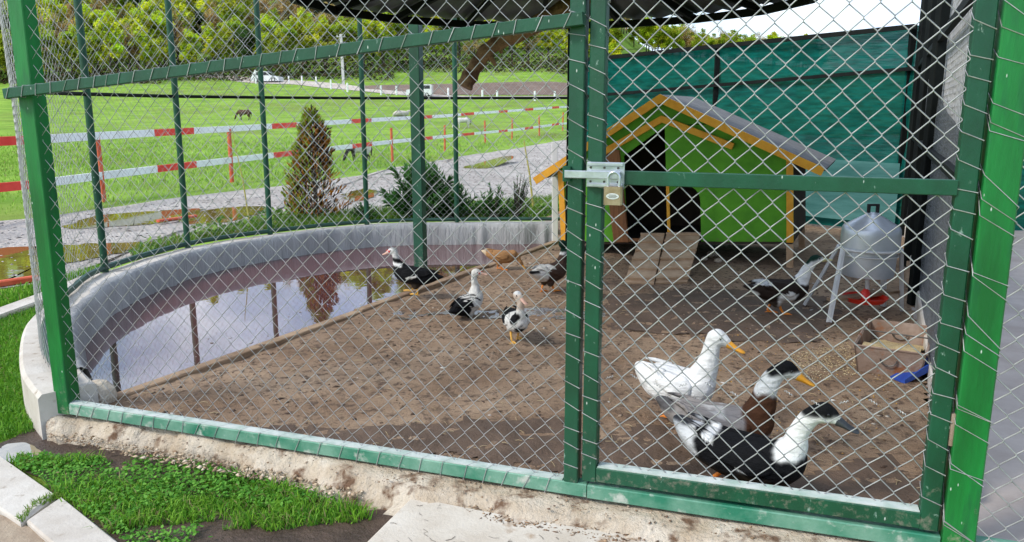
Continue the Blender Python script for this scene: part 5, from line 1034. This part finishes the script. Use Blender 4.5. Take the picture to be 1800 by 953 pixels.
# ================================================================== RED AND WHITE FENCE
posts_px = [(-110, 412, 302), (183, 356, 310), (408, 321, 228), (690, 285, 208), (782, 267, 205), (853, 252, 200), (900, 246, 193), (948, 239, 190), (989, 230, 183)]
rw = thing('rail_fence', tp(408, 321), 'red and white painted two-rail fence along the meadow', 'fence')
bases = [tp(u, v) for u, v, _ in posts_px]
b_l = bases[0] + (bases[0] - bases[1]) * .8; bases = [b_l] + bases
b_r = bases[-1] + (bases[-1] - bases[-2]) * 1.5; bases.append(b_r)
hts = [.98] * len(bases)
for i, p in enumerate(bases):
    MB().tube([(p.x, p.y, th(p.x, p.y) - .03), (p.x + .02 * math.sin(i * 3), p.y, th(p.x, p.y) + 1.02)], .038, 8).build('post', 'postred', rw, smooth=True)
def rail_at(S, frac): return S
# rails follow the photographed heights on each post
up_px = [(0, 250), (80, 244), (408, 226.5), (690, 209), (782, 204), (853, 198), (900, 195), (948, 191), (989, 188)]
lo_px = [(0, 331), (95, 318), (408, 281), (690, 249), (782, 240), (853, 233), (900, 229), (948, 223), (989, 217)]
cum = np.concatenate([[0], np.cumsum([(bases[i+1] - bases[i]).length for i in range(len(bases)-1)])])
def fpos(s_):
    return Vector([float(np.interp(s_, cum, [getattr(b, a) for b in bases])) for a in 'xy'] + [0])
def proj(p):
    q = p - O; d_ = q.dot(FW); return 900 + q.x / d_ * FPX, 476.5 - q.dot(UP) / d_ * FPX
red_bands = [(-900, 45), (260, 330), (470, 517), (612, 647), (742, 758), (807, 830), (872, 887), (922, 936), (968, 980), (1020, 1035)]
for px_tab, dz in ((up_px, 0), (lo_px, 1)):
    ss = np.linspace(0, cum[-1], 160); pts = [fpos(s_) for s_ in ss]; us = [proj(Vector((p.x, p.y, th(p.x, p.y) + .8)))[0] for p in pts]
    zz = [at(u, float(np.interp(u, [a for a, _ in px_tab], [b for _, b in px_tab])), p.y).z if -50 < u < 1000 else None for u, p in zip(us, pts)]
    good = [(s_, z - th(p.x, p.y)) for s_, z, p in zip(ss, zz, pts) if z is not None]
    hgt = lambda s_: float(np.interp(s_, [a for a, _ in good], [b for _, b in good]))
    # cut into painted bands
    isred = [any(a <= u <= b for a, b in red_bands) for u in us]; st_ = 0
    for i in range(1, len(ss) + 1):
        if i == len(ss) or isred[i] != isred[st_]:
            a, b = ss[st_], ss[min(i, len(ss) - 1)]; n_ = max(2, int((b - a) / 1.2) + 1); sub_ = np.linspace(a, b, n_); V = []
            if b > a:
                mb = MB()
                for q0, q1 in zip(sub_[:-1], sub_[1:]):
                    p0, p1 = fpos(q0), fpos(q1); mb.beam((p0.x, p0.y - .05, th(p0.x, p0.y) + hgt(q0)), (p1.x, p1.y - .05, th(p1.x, p1.y) + hgt(q1)), .035, .11)
                mb.build('red_rail' if isred[st_] else 'white_rail', 'redpaint' if isred[st_] else 'whitepaint', rw)
            st_ = i
# thin red bar and a longer faded red pole at the road
p0, p1 = tp(278, 396), tp(345, 388); tag(MB().beam(p0 + Z3 * .05, p1 + Z3 * .06, .06, .03, bev=.008).build('red_bar', 'postred'), 'thin red bar at the edge of a road puddle', 'pole')
p0, p1 = tp(-40, 512), tp(66, 496); tag(MB().beam(p0 + Z3 * .03, p1 + Z3 * .03, .06, .05, bev=.01).build('red_bar', 'postred'), 'long faded red pole beside the largest brown puddle', 'pole')

# ================================================================== GRAZING ANIMALS
def grazer(u, v, length, yaw, label, colfn, lying=False, name='pony', cat='pony', headdown=True, graze_side=1):
    b = tp(u, v); t = thing(name, (b.x, b.y, th(b.x, b.y)), label, cat, rot=(0, 0, yaw)); s = length
    if lying:
        B = chain([(-.5, 0, .16, .10, .12, .12), (-.25, 0, .22, .22, .22, .2), (.1, 0, .22, .22, .2, .19), (.35, 0, .22, .14, .14, .16)], 5) + chain([(.35, 0, .25, .12, .1, .12), (.48, 0, .36, .09, .08, .09), (.6, 0, .36, .08, .06, .07)], 4) + chain([(-.2, .2, .05, .15, .05, .05), (.1, .2, .05, .12, .04, .04)], 4)
    else:
        B = chain([(-.46, 0, .60, .10, .14, .15), (-.30, 0, .62, .18, .19, .19), (0, 0, .58, .19, .19, .2), (.26, 0, .60, .17, .17, .2), (.40, 0, .62, .10, .11, .15)], 5)
        B += chain([(.36, 0, .64, .11, .09, .14), (.56, 0, .52, .09, .07, .11), (.70, 0, .30, .08, .06, .09), (.74, 0, .20, .07, .065, .09), (.80, 0, .08, .05, .05, .06)], 5)
        for sy in (-1, 1):
            B += chain([(.30, sy * .09, .48, .09, .07, .12), (.30, sy * .09, .28, .045, .042, .06), (.28, sy * .09, .08, .032, .032, .05), (.30, sy * .09, .02, .045, .04, .025)], 6)
            B += chain([(-.38, sy * .10, .52, .13, .08, .14), (-.34, sy * .10, .34, .06, .05, .07), (-.42, sy * .10, .22, .038, .035, .05), (-.40, sy * .10, .06, .032, .032, .05), (-.37, sy * .10, .02, .045, .04, .025)], 6)
        for sy in (-1, 1): B += [((.68, sy * .06, .36), (.025, .015, .05))]
    me = skin(B, .03, 3); colour(me, colfn); me.materials.append(M['hide']); o = bpy.data.objects.new('body', me); C.objects.link(o); o.parent = t
    if not lying:
        MB().tube([(-.50, 0, .70), (-.58, 0, .55), (-.56, 0, .25)], [.04, .055, .02], 7).build('tail', 'bark', t, local=True, smooth=True)
        MB().tube([(.36, 0, .80), (.52, 0, .66), (.66, 0, .46)], [.02, .04, .02], 6).build('mane', 'bark', t, local=True, smooth=True)
    t.scale = (s, s, s); return t
k_ = lambda u, v: tp(u, v).y / FPX
grazer(430, 211, 30 * k_(430, 211) / 1.35, R(172), 'small brown pony grazing alone far out on the meadow', lambda co: sel(co, (.085, .040, .022), (co[:, 2] < .2, (.04, .025, .018))))
grazer(633, 284, 50 * k_(633, 284) / 1.30, R(215), 'black and white pony grazing just behind the rail fence', lambda co: sel(co, (.62, .60, .57), (co[:, 0] > .30, (.02, .017, .015)), (co[:, 2] < .32, (.03, .025, .02))))
grazer(706, 206, 26 * k_(706, 206), R(20), 'pale animal lying down in the meadow grass', lambda co: sel(co, (.55, .50, .44)), lying=True, name='resting_pony')
grazer(814, 226, 30 * k_(814, 226) / 1.3, R(195), 'white pony grazing behind the second thin post', lambda co: sel(co, (.66, .63, .58)))

# ================================================================== CARS, POLE, FAR POSTS
def car(u, v, length, yaw, label, kind):
    b = tp(u, v); t = thing('parked_car', (b.x, b.y, th(b.x, b.y) + .02), label, 'car', rot=(0, 0, yaw)); L_ = length; Wd, Ht = .42 * L_, (.36 if kind == 'hatch' else .46) * L_
    if kind == 'hatch': pf = [(-.5, .10), (-.5, .30), (-.46, .52), (-.36, .96), (-.28, 1.0), (.06, .98), (.22, .60), (.44, .52), (.5, .38), (.5, .10)]; gl = [(-.40, .62), (-.33, .92), (.05, .92), (.18, .62)]
    else: pf = [(-.5, .14), (-.5, .96), (-.46, 1.0), (.10, 1.0), (.18, .62), (.46, .58), (.5, .5), (.5, .14)]; gl = [(-.44, .64), (-.44, .92), (.08, .92), (.14, .64)]
    MB().prism([(x * L_, -Wd / 2, z * Ht) for x, z in pf], (0, Wd, 0)).build('body', 'carwhite', t, local=True)
    for sy in (-1, 1):
        w_ = gl; mids = (gl[0][0] + gl[-1][0]) / 2
        for a, b_ in ((gl[0][0], mids - .015), (mids + .015, gl[-1][0])):
            q = [(max(a, gl[1][0]) if False else a, gl[0][1]), (a if a > gl[1][0] else gl[1][0], gl[1][1]), (b_ if b_ < gl[2][0] else gl[2][0], gl[1][1]), (b_, gl[0][1])]
            MB().prism([(x * L_, sy * (Wd / 2 + .002), z * Ht) for x, z in q], (0, sy * .012, 0)).build('window', 'glass', t, local=True)
        for x in (-.31, .31):
            wh = MB().tube([(x * L_, sy * (Wd / 2 - .10), .075 * L_), (x * L_, sy * (Wd / 2 + .02), .075 * L_)], .075 * L_, 18).build('wheel', 'tyre', t, local=True, smooth=True)
            MB().tube([(x * L_, sy * (Wd / 2 + .0205), .075 * L_), (x * L_, sy * (Wd / 2 + .028), .075 * L_)], .045 * L_, 14).build('hub', 'aluleg', wh, local=True)
    MB().box((.5 * L_, -Wd * .42, .40 * Ht), (.505 * L_, -Wd * .25, .5 * Ht)).build('headlight', 'white_metal', t, local=True); MB().box((.5 * L_, Wd * .25, .40 * Ht), (.505 * L_, Wd * .42, .5 * Ht)).build('headlight', 'white_metal', t, local=True)
    MB().prism([(pf[5 if kind == 'hatch' else 3][0] * L_ + .03, -Wd * .43, .94 * Ht), ((.20 if kind == 'hatch' else .17) * L_ + .03, -Wd * .43, .64 * Ht), ((.20 if kind == 'hatch' else .17) * L_ + .03, Wd * .43, .64 * Ht), (pf[5 if kind == 'hatch' else 3][0] * L_ + .03, Wd * .43, .94 * Ht)], (.02, 0, .01)).build('windscreen', 'glass', t, local=True)
    return t
car(470, 145, 50 * k_(470, 145), R(-8), 'white hatchback parked on the pale far track', 'hatch')
car(738, 171, 44 * k_(738, 171), R(176), 'white boxy jeep parked below the ploughed field', 'jeep')
p = tp(604, 150); pole = thing('utility_pole', (p.x, p.y, th(p.x, p.y)), 'pale concrete utility pole at the edge of the wood', 'pole'); ph = at(602, 60, p.y).z - p.z
MB().beam((p.x, p.y, p.z - .1), (p.x - .1, p.y, p.z + ph), .34, .26).build('shaft', 'polec', pole); MB().beam((p.x - .7, p.y, p.z + ph - .35), (p.x + .5, p.y, p.z + ph - .35), .1, .1).build('cross_arm', 'polec', pole)
for x in (-.6, -.1, .4): MB().lathe([(.03, 0), (.06, .03), (.04, .1), (.06, .14), (.02, .2)], (p.x + x, p.y, p.z + ph - .30), 8).build('insulator', 'whitepaint', pole)
mb = MB(); a = Vector((p.x - .6, p.y, p.z + ph - .15)); b_ = a + Vector((-60, 14, 4)); MB().tube([a.lerp(b_, t) - Z3 * (4 * t * (1 - t) * 1.5) for t in np.linspace(0, 1, 14)], .03, 4).build('power_line', 'black_metal', pole)
b_ = a + Vector((60, -4, -1)); MB().tube([a.lerp(b_, t) - Z3 * (4 * t * (1 - t) * 1.5) for t in np.linspace(0, 1, 14)], .03, 4).build('power_line', 'black_metal', pole)
fp = [(98, 142, 124), (198, 141, 124), (247, 142, 126), (450, 148, 124), (508, 147, 134), (531, 147, 137), (556, 149, 138), (582, 158, 141), (611, 162, 146), (640, 164, 148), (670, 168, 151), (697, 168, 152), (788, 171, 158), (848, 175, 160), (874, 176, 162), (940, 178, 165), (975, 178, 164)]
proto = None; tr_pts = []
for u, v, tv in fp:
    q = tp(u, v); hgt_ = at(u, tv, q.y).z - q.z
    if proto is None:
        proto = MB().tube([(0, 0, -.1), (0, 0, 1)], .11, 7).build('track_post', 'whitepaint', None, origin=False); o = proto
        tag(proto, 'slim white post in the row along the far track', 'post', 'white posts along the far track')
    else: o = proto.copy(); C.objects.link(o)
    o.location = (q.x, q.y, th(q.x, q.y)); o.scale = (1, 1, max(1.0, hgt_))

# ================================================================== WOODED HILLSIDE
def make_tree(name, kind, seed):
    g_ = np.random.default_rng(seed); t = bpy.data.objects.new(name, None); C.objects.link(t); H = 11.0; mb = MB(); tips = []
    dense = {'bright': 1.0, 'mid': 1.0, 'brown': .5, 'dark': 1.0}[kind]
    trunk = [Vector((0, 0, -.3)), Vector((g_.normal(0, .2), g_.normal(0, .2), H * .4)), Vector((g_.normal(0, .5), g_.normal(0, .5), H * .92))]; mb.tube(trunk, [.22, .15, .04], 6)
    for k in range(13):
        z = g_.uniform(.22, .85); p0 = trunk[0].lerp(trunk[1], z / .45) if z < .45 else trunk[1].lerp(trunk[2], (z - .45) / .55); a = g_.uniform(0, 6.283); l_ = (1 - z * .65) * g_.uniform(2.2, 3.8); p1 = p0 + Vector((math.cos(a) * l_ * .55, math.sin(a) * l_ * .55, l_ * .42)); p2 = p0 + Vector((math.cos(a) * l_, math.sin(a) * l_, l_ * .9)); mb.tube([p0, p1, p2], [.08, .05, .02], 5); tips += [p1, p2, p0.lerp(p2, .7)]
        for m_ in range(2): q = p1 + Vector((g_.normal(0, .9), g_.normal(0, .9), g_.uniform(.3, 1.3))); mb.tube([p1, q], [.035, .012], 4); tips.append(q)
    tips.append(trunk[2]); tips.append(trunk[2] + Vector((0, 0, .6)))
    Pl, cl = [], []; base = {'bright': (.52, .60, .03), 'mid': (.34, .43, .03), 'brown': (.42, .32, .12), 'dark': (.07, .13, .026)}[kind]
    for p in tips:
        m_ = int(g_.integers(75, 135) * dense); r_ = g_.uniform(.7, 1.25); q = g_.normal(0, 1, (m_, 3)); q /= np.linalg.norm(q, axis=1)[:, None]; q *= (g_.random((m_, 1)) ** .45) * r_; q[:, 2] *= .75
        Pl.append(np.array(p)[None] + q); br = g_.uniform(.6, 1.4); c_ = np.array(base)[None] * br * g_.uniform(.7, 1.3, (m_, 1)); c_[:, 0] *= g_.uniform(.85, 1.2); cl.append(c_)
    P = np.concatenate(Pl); n_ = len(P); size = (.12 + .12 * g_.random(n_)) * (.7 if kind == 'brown' else 1)
    tr = mb.build('trunk', 'bark', t, local=True, smooth='all'); t.location = (0, 0, 0)
    leaves('crown', P[:, 0], P[:, 1], P[:, 2], size, np.concatenate(cl), seed + 5, .9, 'leaf', parent=t); return t
kinds = ['bright', 'mid', 'brown', 'dark', 'bright', 'mid', 'brown']
protos = [make_tree('tree', k, 200 + 9 * i) for i, k in enumerate(kinds)]
LAB = {'bright': 'tree in fresh yellow-green leaf', 'mid': 'mid green leafing tree', 'brown': 'brownish thin-crowned budding tree', 'dark': 'dark green tree'}
used = [False] * len(protos)
ROWN = ['in the front row at the foot of the wood', 'close behind the front row of the wood', 'low on the wooded slope', 'halfway up the wooded slope', 'high on the wooded slope', 'at the top of the wooded slope']
def plant(x, y, s, i, sz=1.0, where='at the top of the wooded slope'):
    if not used[i]: o = protos[i]; used[i] = True
    else: o = copy_tree(protos[i])
    o.location = (x, y, th(x, y) - .1); o.scale = (s, s, s * sz); o.rotation_euler = (0, 0, rnd.uniform(0, 6.28)); tag(o, LAB[kinds[i]] + ' ' + where, 'tree', 'trees of the wooded hillside')
def pick(u, depth):
    # brown patches around px 540 and left edge, bright ones elsewhere
    r = rnd.random()
    if 470 < u < 600 and depth > 0: w_ = (.15, .15, .65, .05)
    elif u < 240: w_ = (.30, .38, .27, .05)
    else: w_ = (.58, .24, .13, .05)
    k = 'bright' if r < w_[0] else 'mid' if r < w_[0] + w_[1] else 'brown' if r < sum(w_[:3]) else 'dark'
    return rnd.choice([i for i, q in enumerate(kinds) if q == k])
nt_ = 0
for row, (yy, step, smin) in enumerate([(126, 30, .55), (133, 34, .8), (142, 36, .9), (153, 38, 1.0), (166, 42, 1.05), (182, 46, 1.1)]):
    u = -90 + rnd.uniform(0, 20)
    while u < 1075:
        y = yy + rnd.uniform(-3.5, 3.5) - (8 if u < 300 else 0) + (10 if u > 700 else 0); x = (u - 900) / FPX * y * 1.02
        plant(x, y, rnd.uniform(smin, smin + .3), pick(u, row), rnd.uniform(.9, 1.15), ROWN[row]); u += step * rnd.uniform(.75, 1.25); nt_ += 1
for row, yy in enumerate([200, 218, 238]):
    u = 1040
    while u < 1420:
        y = yy + rnd.uniform(-5, 5); x = (u - 900) / FPX * y * 1.02; plant(x, y, rnd.uniform(.6, .9), rnd.choice([1, 2, 5, 6, 4, 0]), 1.0, 'on the ridge above the shade net'); u += rnd.uniform(16, 26); nt_ += 1
for i, u_ in enumerate(used):
    if not u_: plant(-60 + 3 * i, 170, 1, i)
# low undergrowth at the foot of the wood
X = []; Y = []
for k in range(9000):
    u = rnd.uniform(-80, 1080); y = (112 if u < 300 else 119) + rnd.uniform(0, 9) + (8 if u > 700 else 0); X.append((u - 900) / FPX * y); Y.append(y)
X, Y = np.array(X), np.array(Y); n = len(X)
o = leaves('undergrowth', X, Y, terr(X, Y) + rng.random(n) ** 1.6 * 2.6, .14 + .14 * rng.random(n), np.where(rng.random((n, 1)) < .5, np.array([[.05, .075, .018]]), np.array([[.085, .060, .032]])) * rng.uniform(.5, 1.6, (n, 1)), 99, .9, 'leaf'); tag(o, 'dark scrubby undergrowth along the foot of the wood', 'undergrowth', kind='stuff')
